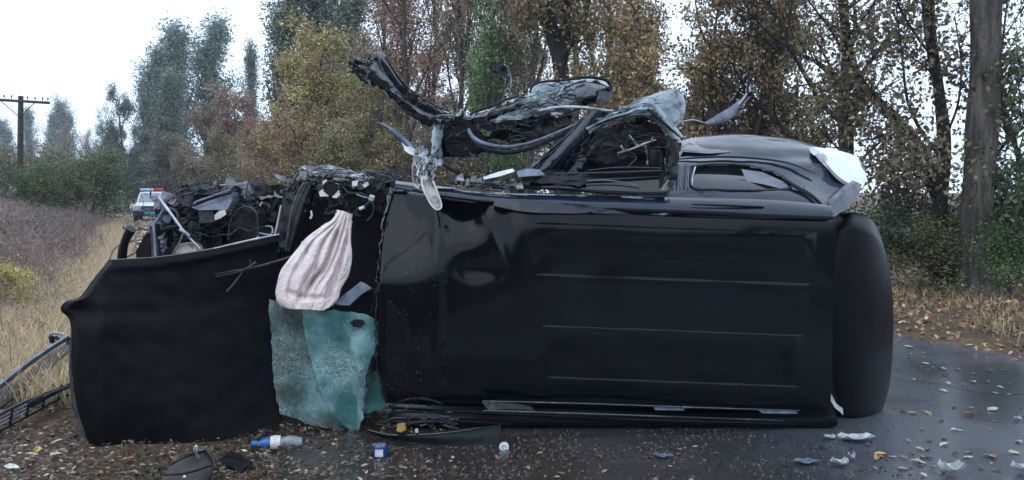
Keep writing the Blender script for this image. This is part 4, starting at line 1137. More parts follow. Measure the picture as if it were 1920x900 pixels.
# ================================================================== torn flank and doors peeled up above the roof
# (a) the long horn of torn metal
def horn_d(x, y, u, v): return -.07 * math.sin(math.pi * v) + .05 * math.exp(-((v - .35) / .10) ** 2)
sheet('torn_wing_panel', [(707, 96, 5.95), (722, 104, 5.95), (742, 135, 5.95), (765, 166, 5.96), (800, 190, 5.97), (846, 208, 5.98)],
      [(686, 150, 5.92), (712, 165, 5.92), (735, 188, 5.93), (757, 210, 5.95), (785, 230, 5.96), (806, 240, 5.96)], nu=70, nv=18, disp=horn_d, crumple=.035, cs=8, seed=4, jag=7, thick=.006, material=M['torn'], parent=wreck)
sheet('torn_wing_panel', [(651, 112, 5.9), (668, 118, 5.92), (690, 110, 5.94), (706, 96, 5.95)], [(662, 132, 5.9), (678, 150, 5.9), (690, 158, 5.92), (712, 160, 5.93)], nu=26, nv=14, crumple=.06, cs=12, seed=14, jag=12, thick=.006, material=M['torn'], parent=wreck)
for pts in ([(655, 116, 5.86), (668, 124, 5.86), (688, 140, 5.88)], [(664, 112, 5.88), (682, 118, 5.88), (700, 112, 5.9)], [(660, 126, 5.86), (676, 146, 5.86), (690, 156, 5.88)]):
    ptube('torn_edge', pts, [.012, .010, .007], M['plastic'], wreck, n=12, sides=6)
ptube('torn_edge', [(708, 100, 5.88), (716, 128, 5.88), (732, 158, 5.88), (756, 188, 5.9), (784, 212, 5.9), (806, 224, 5.9)], [.006, .009, .008, .008, .010, .006], M['torn'], wreck, n=40, sides=6, flat=.5)
ptube('torn_edge', [(722, 106, 5.93), (748, 146, 5.93), (775, 174, 5.93), (812, 196, 5.94), (840, 208, 5.94)], [.005, .014, .012, .010, .006], M['plastic'], wreck, n=40, sides=6, flat=.5)
# (b) draped dark sheet
sheet('torn_door_skin', [(808, 232, 5.92), (830, 222, 5.90), (860, 218, 5.90), (885, 222, 5.9)], [(815, 290, 5.9), (850, 296, 5.9), (890, 292, 5.92), (942, 272, 5.95)], [(808, 232, 5.92), (806, 260, 5.9), (815, 290, 5.9)], [(885, 222, 5.9), (900, 250, 5.93), (942, 272, 5.95)], nu=40, nv=26,
      disp=lambda x, y, u, v: -.08 * math.exp(-((u - .12) / .10) ** 2) + .05 * math.sin(u * 9), crumple=.03, cs=8, seed=6, jag=5, thick=.006, material=M['paint_wet'], parent=wreck)
sheet('torn_door_skin', [(828, 232, 5.86), (850, 226, 5.85), (880, 225, 5.86)], [(838, 284, 5.86), (870, 292, 5.86), (925, 276, 5.9)], nu=20, nv=14, crumple=.02, seed=61, thick=.004, material=M['plastic_d'], parent=wreck)
sheet('torn_door_skin', [(812, 236, 5.84), (822, 232, 5.82), (832, 234, 5.84)], [(806, 296, 5.84), (815, 300, 5.82), (826, 298, 5.84)], nu=12, nv=30, disp=lambda x, y, u, v: -.03 * math.sin(math.pi * u), crumple=.02, seed=16, jag=4, thick=.004, material=M['panel_pale'], parent=wreck)
ptube('torn_edge', [(806, 224, 5.85), (818, 219, 5.83), (842, 216, 5.83), (860, 217, 5.84), (866, 206, 5.84), (874, 218, 5.84)], [.008, .010, .007, .006, .010, .004], M['pale'], wreck, n=30, sides=6)
# (c) grey blade and the hanging ragged metal
sheet('trim_blade', [(708, 228, 5.8), (730, 236, 5.8), (755, 254, 5.8), (778, 276, 5.8)], [(709, 230, 5.8), (728, 246, 5.8), (750, 266, 5.8), (768, 280, 5.8)], nu=24, nv=6, disp=lambda x, y, u, v: -.02 * math.sin(math.pi * v), thick=.006, material=M['bluegrey'], parent=wreck)
sheet('hanging_metal', [(776, 280, 5.55), (795, 270, 5.55), (812, 285, 5.55), (824, 292, 5.56)], [(776, 345, 5.45), (788, 352, 5.43), (802, 358, 5.42), (812, 362, 5.42)], nu=24, nv=36, crumple=.06, cs=14, seed=7, jag=14, thick=.005, material=M['pale'], parent=wreck)
sheet('hanging_metal', [(790, 330, 5.42), (800, 328, 5.41), (812, 338, 5.41)], [(806, 380, 5.38), (818, 393, 5.37), (828, 386, 5.38)], [(790, 330, 5.42), (792, 352, 5.40), (806, 380, 5.38)], [(812, 338, 5.41), (820, 360, 5.39), (828, 386, 5.38)], nu=16, nv=30, disp=lambda x, y, u, v: .025 * math.sin(math.pi * u), crumple=.012, cs=14, seed=9, thick=.006, material=M['cream'], parent=wreck)
ptube('hanging_edge', [(791, 332, 5.40), (793, 352, 5.38), (806, 380, 5.36), (818, 393, 5.35), (828, 387, 5.36), (821, 362, 5.37), (812, 340, 5.39)], .0045, M['white_pl'], wreck, n=40, sides=5)
ptube('hanging_edge', [(778, 300, 5.5), (774, 320, 5.47), (777, 345, 5.44), (786, 354, 5.42)], [.008, .007, .009, .006], M['cream'], wreck, n=18, sides=6)
sheet('hanging_metal', [(752, 270, 5.62), (770, 276, 5.6), (790, 284, 5.58)], [(760, 280, 5.6), (775, 292, 5.58), (792, 298, 5.56)], nu=16, nv=8, crumple=.02, seed=19, jag=5, thick=.005, material=M['pale2'], parent=wreck)
ptube('door_seal', [(815, 262, 5.85), (818, 290, 5.82), (832, 308, 5.8), (855, 322, 5.78), (890, 335, 5.76), (930, 338, 5.74)], [.008, .010, .012, .012, .010, .008], M['plastic'], wreck, n=40, sides=7)
ptube('door_seal', [(778, 288, 5.53), (800, 292, 5.53), (815, 288, 5.56), (822, 280, 5.6)], .007, M['plastic'], wreck, n=16, sides=6)
ptube('torn_wire', [(818, 392, 5.36), (820, 402, 5.36), (826, 412, 5.38)], .003, M['plastic'], wreck, n=6, sides=5)
# (d) mid crumpled door
sheet('crushed_door', [(872, 222, 6.0), (900, 208, 6.02), (935, 196, 6.03), (965, 185, 6.05), (1000, 176, 6.1)], [(880, 240, 5.9), (925, 244, 5.9), (970, 232, 5.92), (1010, 222, 5.95), (1060, 214, 6.0)], nu=60, nv=22, disp=lambda x, y, u, v: -.05 * math.sin(v * 7), crumple=.05, cs=11, seed=11, jag=9, thick=.006, material=M['torn'], parent=wreck)
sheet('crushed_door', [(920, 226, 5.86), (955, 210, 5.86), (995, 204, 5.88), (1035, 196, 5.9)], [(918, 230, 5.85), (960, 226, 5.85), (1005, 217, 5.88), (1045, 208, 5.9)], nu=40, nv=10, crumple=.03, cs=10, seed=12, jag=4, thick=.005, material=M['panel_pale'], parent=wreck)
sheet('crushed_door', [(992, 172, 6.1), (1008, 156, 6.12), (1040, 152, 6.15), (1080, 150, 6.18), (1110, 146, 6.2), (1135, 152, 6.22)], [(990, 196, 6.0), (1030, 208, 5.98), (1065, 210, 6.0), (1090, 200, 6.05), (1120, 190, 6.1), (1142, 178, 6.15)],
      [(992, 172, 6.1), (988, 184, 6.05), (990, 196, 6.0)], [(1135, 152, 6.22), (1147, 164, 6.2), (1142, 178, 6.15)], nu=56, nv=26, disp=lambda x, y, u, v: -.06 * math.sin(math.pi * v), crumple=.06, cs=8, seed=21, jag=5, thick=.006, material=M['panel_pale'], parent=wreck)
sheet('crushed_door', [(1078, 156, 6.05), (1100, 150, 6.08), (1125, 152, 6.12), (1142, 160, 6.14)], [(1085, 198, 5.98), (1105, 194, 6.0), (1125, 188, 6.04), (1145, 174, 6.1)], nu=30, nv=18, disp=lambda x, y, u, v: -.07 * math.sin(math.pi * v), crumple=.03, cs=8, seed=22, jag=4, thick=.006, material=M['torn'], parent=wreck)
ptube('door_frame_edge', [(992, 178, 6.05), (1000, 160, 6.05), (1020, 153, 6.06), (1060, 150, 6.08), (1100, 145, 6.08), (1135, 150, 6.1), (1146, 162, 6.1), (1144, 176, 6.08)], [.007, .009, .008, .008, .010, .010, .012, .008], M['plastic'], wreck, n=50, sides=7)
ptube('brace_strap', [(1058, 160, 5.98), (1048, 178, 5.97), (1040, 192, 5.96), (1030, 204, 5.95)], [.008, .012, .012, .010], M['pale2'], wreck, n=14, sides=6, flat=.5)
ptube('brace_strap', [(1046, 178, 5.97), (1070, 176, 5.98), (1082, 182, 5.99)], [.010, .009, .006], M['pale'], wreck, n=12, sides=6, flat=.5)
ptube('brace_strap', [(1052, 170, 5.98), (1074, 158, 5.99), (1098, 150, 6.02)], [.008, .012, .010], M['pale'], wreck, n=12, sides=6, flat=.5)
ptube('torn_edge', [(880, 215, 5.98), (900, 206, 5.98), (930, 196, 5.98), (950, 186, 6.0), (985, 178, 6.05)], [.006, .010, .008, .010, .005], M['plastic'], wreck, n=30, sides=6)
ptube('torn_edge', [(965, 190, 6.0), (975, 182, 6.0), (980, 170, 6.0)], [.008, .005, .002], M['pale'], wreck, n=8, sides=5)
# (e) bright curved trims
ptube('window_trim', [(878, 242, 5.78), (886, 256, 5.76), (905, 268, 5.74), (940, 275, 5.72), (975, 272, 5.72), (1010, 262, 5.74), (1050, 246, 5.78), (1085, 230, 5.82), (1100, 224, 5.84)], [.012, .014, .013, .011, .009, .009, .009, .008, .006], M['bluegrey'], wreck, n=60, sides=8)
ptube('window_trim', [(884, 262, 5.80), (905, 277, 5.78), (945, 286, 5.76), (985, 280, 5.76), (1030, 262, 5.80), (1075, 244, 5.84)], [.008, .014, .018, .016, .014, .008], M['plastic'], wreck, n=60, sides=8)
ptube('window_trim', [(1012, 207, 5.86), (1045, 201, 5.85), (1090, 201, 5.85), (1130, 206, 5.86), (1170, 210, 5.88)], [.006, .009, .009, .008, .005], M['pale2'], wreck, n=40, sides=7)
sheet('door_inner_skin', [(925, 244, 6.1), (970, 236, 6.1), (1015, 224, 6.1), (1070, 216, 6.1)], [(905, 262, 6.1), (950, 262, 6.1), (1000, 256, 6.1), (1060, 240, 6.1)], nu=40, nv=14, crumple=.05, seed=31, jag=14, thick=.005, material=M['plastic_d'], parent=wreck)
# (f)+(g) rear door frame: diagonal post, arch, hull
sheet('door_post', [(1098, 214, 5.86), (1118, 206, 5.86), (1140, 212, 5.9)], [(985, 322, 5.84), (1010, 330, 5.82), (1050, 334, 5.84)], [(1098, 214, 5.86), (1070, 240, 5.82), (1030, 282, 5.8), (985, 322, 5.84)], [(1140, 212, 5.9), (1120, 245, 5.86), (1090, 285, 5.84), (1050, 334, 5.84)], nu=16, nv=50, disp=lambda x, y, u, v: -.07 * math.sin(math.pi * u), crumple=.022, cs=8, seed=41, thick=.01, material=M['paint_wet'], parent=wreck)
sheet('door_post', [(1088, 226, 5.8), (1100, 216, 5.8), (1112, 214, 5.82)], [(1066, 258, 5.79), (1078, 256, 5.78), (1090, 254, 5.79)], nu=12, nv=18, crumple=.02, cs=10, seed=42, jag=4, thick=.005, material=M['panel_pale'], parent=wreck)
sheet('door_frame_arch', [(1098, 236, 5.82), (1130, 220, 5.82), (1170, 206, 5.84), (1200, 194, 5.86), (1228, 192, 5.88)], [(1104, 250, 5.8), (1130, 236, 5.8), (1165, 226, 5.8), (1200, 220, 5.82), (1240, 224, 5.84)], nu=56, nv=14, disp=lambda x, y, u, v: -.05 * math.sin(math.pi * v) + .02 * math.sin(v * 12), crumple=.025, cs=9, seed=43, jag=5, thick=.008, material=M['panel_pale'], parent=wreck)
ptube('door_frame_edge', [(1104, 240, 5.78), (1140, 226, 5.77), (1180, 212, 5.78), (1210, 200, 5.8)], [.006, .007, .007, .005], M['plastic'], wreck, n=30, sides=6)
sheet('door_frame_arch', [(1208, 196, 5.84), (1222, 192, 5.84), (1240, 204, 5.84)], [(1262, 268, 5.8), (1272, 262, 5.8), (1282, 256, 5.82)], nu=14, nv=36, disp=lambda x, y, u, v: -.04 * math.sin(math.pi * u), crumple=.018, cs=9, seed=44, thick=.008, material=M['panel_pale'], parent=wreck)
ptube('door_frame_edge', [(1214, 204, 5.78), (1240, 226, 5.77), (1262, 246, 5.77), (1280, 262, 5.78)], [.007, .009, .009, .006], M['plastic'], wreck, n=30, sides=6)
sheet('door_frame_arch', [(1246, 252, 5.82), (1262, 256, 5.8), (1276, 262, 5.82)], [(1232, 352, 5.74), (1245, 358, 5.72), (1258, 360, 5.74)], [(1246, 252, 5.82), (1252, 290, 5.8), (1246, 325, 5.77), (1232, 352, 5.74)], [(1276, 262, 5.82), (1272, 300, 5.79), (1266, 335, 5.76), (1258, 360, 5.74)], nu=14, nv=40, disp=lambda x, y, u, v: -.03 * math.sin(math.pi * u), crumple=.03, cs=10, seed=45, thick=.01, material=M['torn'], parent=wreck)
# round end of the crushed door skin
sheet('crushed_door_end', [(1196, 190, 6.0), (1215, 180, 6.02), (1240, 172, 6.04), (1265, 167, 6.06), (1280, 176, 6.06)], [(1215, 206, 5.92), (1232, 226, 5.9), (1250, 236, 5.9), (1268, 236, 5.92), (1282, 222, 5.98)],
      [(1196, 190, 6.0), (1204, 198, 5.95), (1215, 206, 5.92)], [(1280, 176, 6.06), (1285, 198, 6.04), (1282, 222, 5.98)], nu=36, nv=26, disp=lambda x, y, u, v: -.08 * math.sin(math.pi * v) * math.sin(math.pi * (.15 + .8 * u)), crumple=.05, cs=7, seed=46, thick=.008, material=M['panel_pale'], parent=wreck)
sheet('crushed_door', [(1150, 204, 6.0), (1180, 194, 6.0), (1200, 184, 6.02), (1240, 170, 6.06)], [(1160, 214, 5.94), (1185, 206, 5.93), (1210, 200, 5.93), (1235, 188, 5.98)], nu=30, nv=8, crumple=.04, cs=10, seed=47, jag=6, thick=.005, material=M['torn'], parent=wreck)
# interior seen through the frame
poly('cabin_lining', [(1098, 262, 6.3), (1110, 246, 6.3), (1165, 232, 6.3), (1230, 232, 6.3), (1256, 262, 6.3), (1252, 345, 6.25), (1090, 345, 6.25), (1080, 305, 6.3)], .15, M['interior'], wreck, crumple=.05)
poly('inner_door_card', [(1165, 232, 6.0), (1200, 222, 6.0), (1238, 236, 6.0), (1244, 250, 6.0), (1235, 246, 6.0), (1205, 236, 6.0)], .03, M['plastic'], wreck, crumple=.02)
ptube('seat_bracket', [(1158, 287, 5.9), (1185, 279, 5.88), (1212, 268, 5.87), (1230, 262, 5.88)], [.008, .010, .012, .006], M['white_pl'], wreck, n=18, sides=6, flat=.6)
ptube('seat_bracket', [(1170, 283, 5.89), (1166, 276, 5.89), (1164, 272, 5.89)], [.010, .007, .005], M['white_pl'], wreck, n=6, sides=6)
ptube('seat_bracket', [(1196, 274, 5.88), (1188, 264, 5.88), (1179, 252, 5.88)], [.010, .006, .005], M['pale2'], wreck, n=8, sides=6)
ptube('seat_bracket', [(1208, 268, 5.87), (1212, 285, 5.87), (1214, 310, 5.88)], [.007, .006, .009], M['pale'], wreck, n=10, sides=6)
ptube('seat_bracket', [(1222, 264, 5.87), (1224, 256, 5.87)], [.007, .004], M['pale2'], wreck, n=4, sides=6)
poly('lamp_socket', [(1095, 276, 5.95), (1103, 264, 5.95), (1110, 266, 5.95), (1104, 277, 5.95)], .02, M['cream'], wreck)
ptube('belt_strap', [(1106, 288, 5.96), (1116, 276, 5.96), (1124, 267, 5.96)], .006, M['cable'], wreck, n=6, sides=5)
mb = MB(); mb.box(P(1228, 298, 5.98), (.09, .05, .12), bev=.02); mb.build('head_restraint', M['plastic'], wreck)
# (h) long window box lying on the roof edge
ptube('window_channel', [(972, 326, 5.72), (1040, 327, 5.7), (1130, 325, 5.69), (1240, 321, 5.69)], [.014, .014, .013, .012], M['paint_wet'], wreck, n=40, sides=8, flat=.8)
ptube('window_channel', [(1100, 320, 5.71), (1160, 315, 5.7), (1240, 316, 5.7)], [.004, .010, .008], M['paint_wet'], wreck, n=30, sides=8)
sheet('door_window_pane', [(1000, 332, 5.74), (1120, 332, 5.74), (1240, 328, 5.74)], [(990, 350, 5.70), (1120, 357, 5.69), (1245, 361, 5.69)], nu=30, nv=6, thick=.006, material=M['dark_glass'], parent=wreck)
ptube('window_channel', [(1020, 352, 5.69), (1080, 342, 5.69), (1130, 338, 5.69), (1170, 342, 5.69), (1200, 350, 5.69)], [.003, .004, .004, .004, .003], M['bluegrey'], wreck, n=30, sides=6)
ptube('window_channel', [(975, 348, 5.69), (1080, 355, 5.68), (1180, 361, 5.68), (1248, 362, 5.7)], [.006, .008, .008, .010], M['plastic'], wreck, n=30, sides=7)
sheet('folded_corner', [(968, 322, 5.68), (990, 316, 5.67), (1012, 318, 5.67)], [(972, 332, 5.64), (992, 330, 5.63), (1022, 328, 5.64)], nu=14, nv=8, crumple=.014, seed=51, thick=.006, material=M['bluegrey'], parent=wreck)
poly('torn_plastic_scrap', [(1042, 348, 5.68), (1048, 336, 5.68), (1057, 337, 5.68), (1052, 350, 5.68)], .01, M['cream'], wreck)
eb('door_shut_box', [(1236, 322, 5.74), (1252, 318, 5.74), (1250, 362, 5.7), (1236, 362, 5.7)], .08, 'plastic_d', .01)
# loose scraps along the roof edge between 840 and 980
for k in range(16):
    x = 842 + k * 8.5 + cr_.uniform(-3, 3); y = 338 + k * .6 + cr_.uniform(-6, 6)
    sheet('crumpled_scrap', [(x, y - 5, 5.62), (x + 10, y - 7 + cr_.uniform(-3, 3), 5.62)], [(x - 2, y + 5, 5.58), (x + 12, y + 5, 5.58)], nu=8, nv=5, crumple=.025, cs=16, seed=60 + k, thick=.004, material=M[cr_.choice(['torn', 'plastic', 'pale', 'torn'])], parent=wreck)
sheet('white_trim_strip', [(905, 332, 5.62), (935, 322, 5.62), (962, 316, 5.62)], [(908, 336, 5.6), (938, 330, 5.6), (965, 321, 5.6)], nu=14, nv=5, crumple=.01, seed=71, thick=.005, material=M['pale2'], parent=wreck)
# (i) blade on the right
sheet('trim_blade', [(1322, 229, 6.0), (1345, 215, 6.0), (1370, 200, 6.0), (1388, 186, 6.0)], [(1326, 235, 5.98), (1350, 232, 5.98), (1374, 220, 5.98), (1388, 202, 5.98)], nu=20, nv=8, disp=lambda x, y, u, v: -.015 * math.sin(math.pi * v), thick=.006, material=M['bluegrey'], parent=wreck)
ptube('trim_strip', [(1276, 229, 5.95), (1300, 225, 5.96), (1322, 231, 5.98)], [.008, .007, .005], M['pale2'], wreck, n=12, sides=6, flat=.6)
ptube('trim_strip', [(1386, 196, 5.98), (1396, 182, 5.98), (1402, 172, 5.98)], [.008, .012, .004], M['pale2'], wreck, n=10, sides=6, flat=.6)
ptube('trim_strip', [(1390, 200, 5.99), (1402, 186, 5.99), (1408, 180, 5.99)], [.006, .008, .003], M['bluegrey'], wreck, n=8, sides=6, flat=.6)
ptube('trim_strip', [(1401, 176, 5.98), (1403, 150, 5.98), (1404, 112, 5.98)], [.006, .007, .002], M['plastic'], wreck, n=12, sides=5)
# (j) rag on a bent strip
sheet('torn_flap', [(924, 115, 6.05), (935, 120, 6.05), (950, 124, 6.05)], [(926, 134, 6.05), (940, 140, 6.05), (955, 152, 6.05)], nu=12, nv=10, crumple=.03, cs=14, seed=81, jag=5, thick=.006, material=M['plastic'], parent=wreck)
ptube('torn_strip', [(950, 124, 6.04), (957, 142, 6.04), (958, 158, 6.03), (953, 185, 6.02)], [.007, .009, .006, .004], M['bluegrey'], wreck, n=14, sides=6, flat=.5)

# ribbons of torn sheet following the panels
strips([(707, 100, 5.9), (765, 166, 5.93), (840, 206, 5.95)], [(690, 150, 5.9), (745, 200, 5.92), (806, 238, 5.94)], 9, 1, ['torn', 'plastic', 'bluegrey', 'torn'], wreck)
strips([(655, 115, 5.9), (690, 108, 5.9), (712, 110, 5.9)], [(664, 130, 5.88), (690, 152, 5.88), (712, 158, 5.9)], 6, 2, ['plastic', 'torn'], wreck)
strips([(872, 222, 5.95), (935, 198, 5.98), (1000, 178, 6.02)], [(890, 240, 5.88), (970, 232, 5.9), (1050, 214, 5.95)], 16, 3, ['pale', 'torn', 'plastic', 'bluegrey', 'pale2', 'torn'], wreck)
strips([(1000, 160, 6.05), (1060, 152, 6.08), (1130, 152, 6.12)], [(996, 196, 5.97), (1060, 208, 5.95), (1130, 188, 6.0)], 12, 4, ['pale', 'torn', 'plastic', 'pale2', 'bluegrey'], wreck)
strips([(1098, 232, 5.8), (1160, 206, 5.82), (1230, 190, 5.84)], [(1104, 252, 5.78), (1165, 228, 5.78), (1240, 224, 5.8)], 12, 5, ['pale', 'torn', 'plastic', 'bluegrey'], wreck, dY=-.03)
strips([(1150, 204, 5.96), (1210, 184, 5.98), (1262, 168, 6.0)], [(1190, 214, 5.9), (1240, 226, 5.86), (1278, 220, 5.9)], 10, 6, ['pale', 'torn', 'bluegrey', 'torn'], wreck, dY=-.06)
strips([(1096, 214, 5.84), (1050, 260, 5.8), (990, 320, 5.8)], [(1136, 216, 5.84), (1104, 268, 5.82), (1050, 330, 5.82)], 9, 7, ['torn', 'paint_wet', 'plastic', 'bluegrey'], wreck)
strips([(780, 285, 5.53), (776, 320, 5.48), (790, 350, 5.42)], [(822, 290, 5.53), (816, 325, 5.48), (814, 360, 5.42)], 12, 8, ['pale', 'cream', 'plastic', 'pale2', 'torn'], wreck, dY=-.03)
strips([(1250, 256, 5.8), (1246, 300, 5.78), (1238, 352, 5.73)], [(1274, 262, 5.8), (1268, 310, 5.78), (1258, 358, 5.74)], 8, 9, ['torn', 'plastic', 'pale', 'torn'], wreck, dY=-.03)
strips([(562, 310, 5.9), (640, 318, 5.88), (735, 325, 5.88)], [(560, 345, 5.84), (650, 350, 5.8), (740, 356, 5.8)], 16, 10, ['pale', 'torn', 'plastic', 'cream', 'plastic', 'bluegrey'], wreck, dY=-.05)
for q_, (x0, y0, w0, h0) in enumerate(((300, 385, 40, 26), (330, 365, 46, 20), (352, 420, 40, 30), (395, 420, 34, 40), (408, 352, 44, 16), (445, 372, 40, 24), (495, 372, 36, 40), (505, 410, 28, 40), (300, 430, 26, 34), (470, 350, 50, 14))):
    sheet('bent_bracket', [(x0, y0, 6.12), (x0 + w0 * .5, y0 - 4, 6.05), (x0 + w0, y0 + 2, 6.1)], [(x0 + 3, y0 + h0, 6.08), (x0 + w0 * .6, y0 + h0 + 3, 6.0), (x0 + w0 - 2, y0 + h0 - 3, 6.1)], nu=16, nv=12, crumple=.08, cs=11, seed=130 + q_, jag=8, material=M['plastic'] if q_ % 3 else M['plastic_d'], parent=wreck)
strips([(290, 400, 6.1), (400, 370, 6.05), (520, 370, 6.0)], [(290, 460, 6.0), (400, 445, 5.95), (520, 430, 5.95)], 22, 14, ['cable', 'plastic', 'plastic', 'bluegrey', 'torn', 'cable'], wreck, wmin=.002, wmax=.006)
strips([(280, 385, 6.2), (350, 352, 6.2), (500, 345, 6.2)], [(290, 420, 6.1), (370, 385, 6.1), (515, 385, 6.1)], 16, 11, ['plastic', 'torn', 'cable', 'plastic', 'bluegrey'], wreck, dY=-.08)
strips([(812, 235, 5.86), (850, 222, 5.86), (885, 222, 5.88)], [(815, 290, 5.84), (860, 292, 5.85), (935, 274, 5.9)], 7, 12, ['torn', 'plastic'], wreck, dY=-.02)
strips([(840, 338, 5.62), (920, 342, 5.62), (985, 345, 5.62)], [(840, 350, 5.58), (920, 356, 5.58), (985, 362, 5.6)], 10, 13, ['pale', 'torn', 'plastic', 'cream', 'torn'], wreck, dY=-.02)

strips([(880, 215, 5.9), (960, 190, 5.92), (1090, 150, 6.0)], [(900, 240, 5.86), (990, 228, 5.88), (1130, 196, 5.96)], 22, 15, ['torn', 'plastic', 'plastic', 'bluegrey', 'torn'], wreck, wmin=.001, wmax=.004)
strips([(880, 262, 5.85), (960, 262, 5.85), (1060, 235, 5.86)], [(890, 285, 5.83), (970, 285, 5.83), (1080, 250, 5.84)], 8, 16, ['torn', 'plastic', 'cable'], wreck, wmin=.002, wmax=.006)
strips([(985, 300, 5.82), (1080, 262, 5.84), (1160, 240, 5.9)], [(1010, 328, 5.8), (1100, 300, 5.84), (1200, 300, 5.9)], 10, 17, ['plastic', 'torn', 'cable'], wreck, wmin=.002, wmax=.006)

# more folded sheet between the peeled doors and the sill
for q_, (T_, B_, mm) in enumerate((
    ([(955, 232, 5.98), (1000, 226, 5.98), (1060, 214, 5.98)], [(985, 262, 5.94), (1030, 255, 5.94), (1075, 238, 5.94)], 'plastic'),
    ([(1040, 272, 5.9), (1075, 250, 5.9), (1100, 236, 5.9)], [(1040, 318, 5.88), (1085, 318, 5.88), (1120, 262, 5.9)], 'paint_wet'),
    ([(1100, 250, 6.05), (1140, 238, 6.05), (1180, 232, 6.05)], [(1110, 300, 6.0), (1145, 305, 6.0), (1175, 290, 6.0)], 'plastic'),
    ([(960, 200, 6.0), (985, 186, 6.0), (1010, 178, 6.0)], [(955, 216, 5.95), (985, 212, 5.95), (1015, 208, 5.95)], 'torn'),
    ([(1125, 168, 6.0), (1140, 160, 6.02), (1150, 168, 6.04)], [(1110, 196, 5.96), (1128, 192, 5.98), (1146, 180, 6.0)], 'paint_wet'),
    ([(1180, 206, 5.88), (1205, 198, 5.88), (1225, 210, 5.88)], [(1190, 222, 5.85), (1212, 224, 5.85), (1240, 232, 5.85)], 'torn'),
    ([(1255, 262, 5.72), (1266, 262, 5.72), (1276, 268, 5.74)], [(1250, 330, 5.7), (1258, 335, 5.7), (1268, 340, 5.72)], 'plastic'),
    ([(985, 318, 5.70), (1040, 320, 5.70), (1100, 322, 5.70)], [(975, 340, 5.66), (1040, 345, 5.66), (1100, 348, 5.66)], 'plastic'))):
    sheet('folded_sheet', T_, B_, nu=22, nv=14, crumple=.06, cs=10, seed=160 + q_, jag=7, thick=.005, material=M[mm], parent=wreck)
sm_ = random.Random(77)
lm2 = MB()
for k in range(60):
    x = sm_.uniform(880, 1250); yb = lin(x, [(880, 225), (1000, 200), (1100, 215), (1250, 225)]) + sm_.uniform(0, 75)
    q = [P(x, yb, sm_.uniform(5.8, 5.95))]
    for s_ in range(4):
        x += sm_.gauss(6, 12); yb += sm_.gauss(1, 7); q.append(P(x, yb, sm_.uniform(5.82, 5.92)))
    lm2.tube(resample(q, 9), sm_.choice([.002, .003, .005]), 5)
lm2.build('door_wiring', M['cable'], wreck)['kind'] = 'stuff'
# airbag seam and vent, sill scuffs
ptube('airbag_seam', [(527, 560, 5.40), (550, 566, 5.36), (580, 568, 5.34), (606, 566, 5.36), (622, 556, 5.41)], .0035, M['airbag'], wreck, n=20, sides=5)
# ================================================================== THINGS LYING AROUND THE WRECK
def one(o, label, cat, group=None): return recenter(tag(o, label, cat, group))
def gp(px, py, z=0.0):
    p = G(px, py, z); return p
def gpath(pts, n=None):
    w_ = [gp(*p) for p in pts]
    return resample(w_, n) if n else w_

# torn bumper beam with honeycomb mesh, lying to the left
A, B_ = gp(-60, 790, .10), gp(134, 640, .38)
bt = thing('bumper_beam', (A.x, A.y, 0), 'long grey blue torn bumper beam with honeycomb mesh leaning past the bonnet edge', 'bumper')
axis = (B_ - A); Ln = axis.length; ax = axis.normalized(); upv = Vector((0, -.35, .94)); upv = (upv - ax * upv.dot(ax)).normalized(); nrm = ax.cross(upv)
mb = MB(); n_ = 24
prof = [(.055, .0), (.06, .02), (.045, .035), (.02, .03), (.015, .01), (.04, .005)]
vs = []
for i in range(n_ + 1):
    t = i / n_; c = A + ax * Ln * t + upv * (.03 * math.sin(t * 3))
    for a, b in prof: vs.append(c + upv * (a + .004 * noise.noise(Vector((i, a * 60, 0)))) - nrm * b)
fs = [(i * 6 + k, i * 6 + (k + 1) % 6, (i + 1) * 6 + (k + 1) % 6, (i + 1) * 6 + k) for i in range(n_) for k in range(6)]
mb.add(vs, fs); mb.build('beam', M['bluegrey'], bt)
mb = MB()
for r_ in range(4):
    for k in range(int(Ln / .034)):
        c = A + ax * (.034 * (k + .5 * (r_ % 2)) + .1) + upv * (.028 - .026 * r_ + .012 * math.sin(k * .3)) + nrm * .02
        if rnd.random() < .85:
            mb.tube([c + ax * .016 * math.cos(t) + upv * .016 * math.sin(t) for t in np.linspace(0, 2 * math.pi, 7)], .0035, 4, cap=False)
mb.build('honeycomb_mesh', M['bluegrey'], bt)
mb = MB(); mb.tube([A + upv * -.07 + ax * .1, A + upv * -.085 + ax * Ln * .5, A + ax * Ln * .95 - upv * .06], .008, 6); mb.build('lower_lip', M['plastic'], bt)
# clip end on top
cl_ = MB()
a = P(94, 633, 6.9); b = P(134, 632, 6.9)
cl_.tube(resample([P(93, 630, 6.9), P(98, 625, 6.9), P(115, 626, 6.9), P(134, 633, 6.9)], 10), [.008] + [.016] * 9 + [.012], 8, flat=.6)
cl_.build('bracket_top', M['pale2'], bt)
cl_ = MB(); cl_.tube([P(96, 630, 6.91), P(98, 640, 6.91), P(104, 646, 6.91)], [.02, .022, .008], 7); cl_.tube([P(104, 632, 6.91), P(112, 638, 6.9)], .016, 7); cl_.build('bracket_clip', M['plastic'], bt)
e_ = B_ + ax * .04
cl_ = MB(); cl_.tube(resample([B_ - ax * .05, e_, e_ + Vector((.05, .02, -.18)), Vector((e_.x + .02, e_.y, gz(e_.x, e_.y) - .01))], 12), .024, 7)
cl_.build('bracket_leg', M['plastic'], bt)
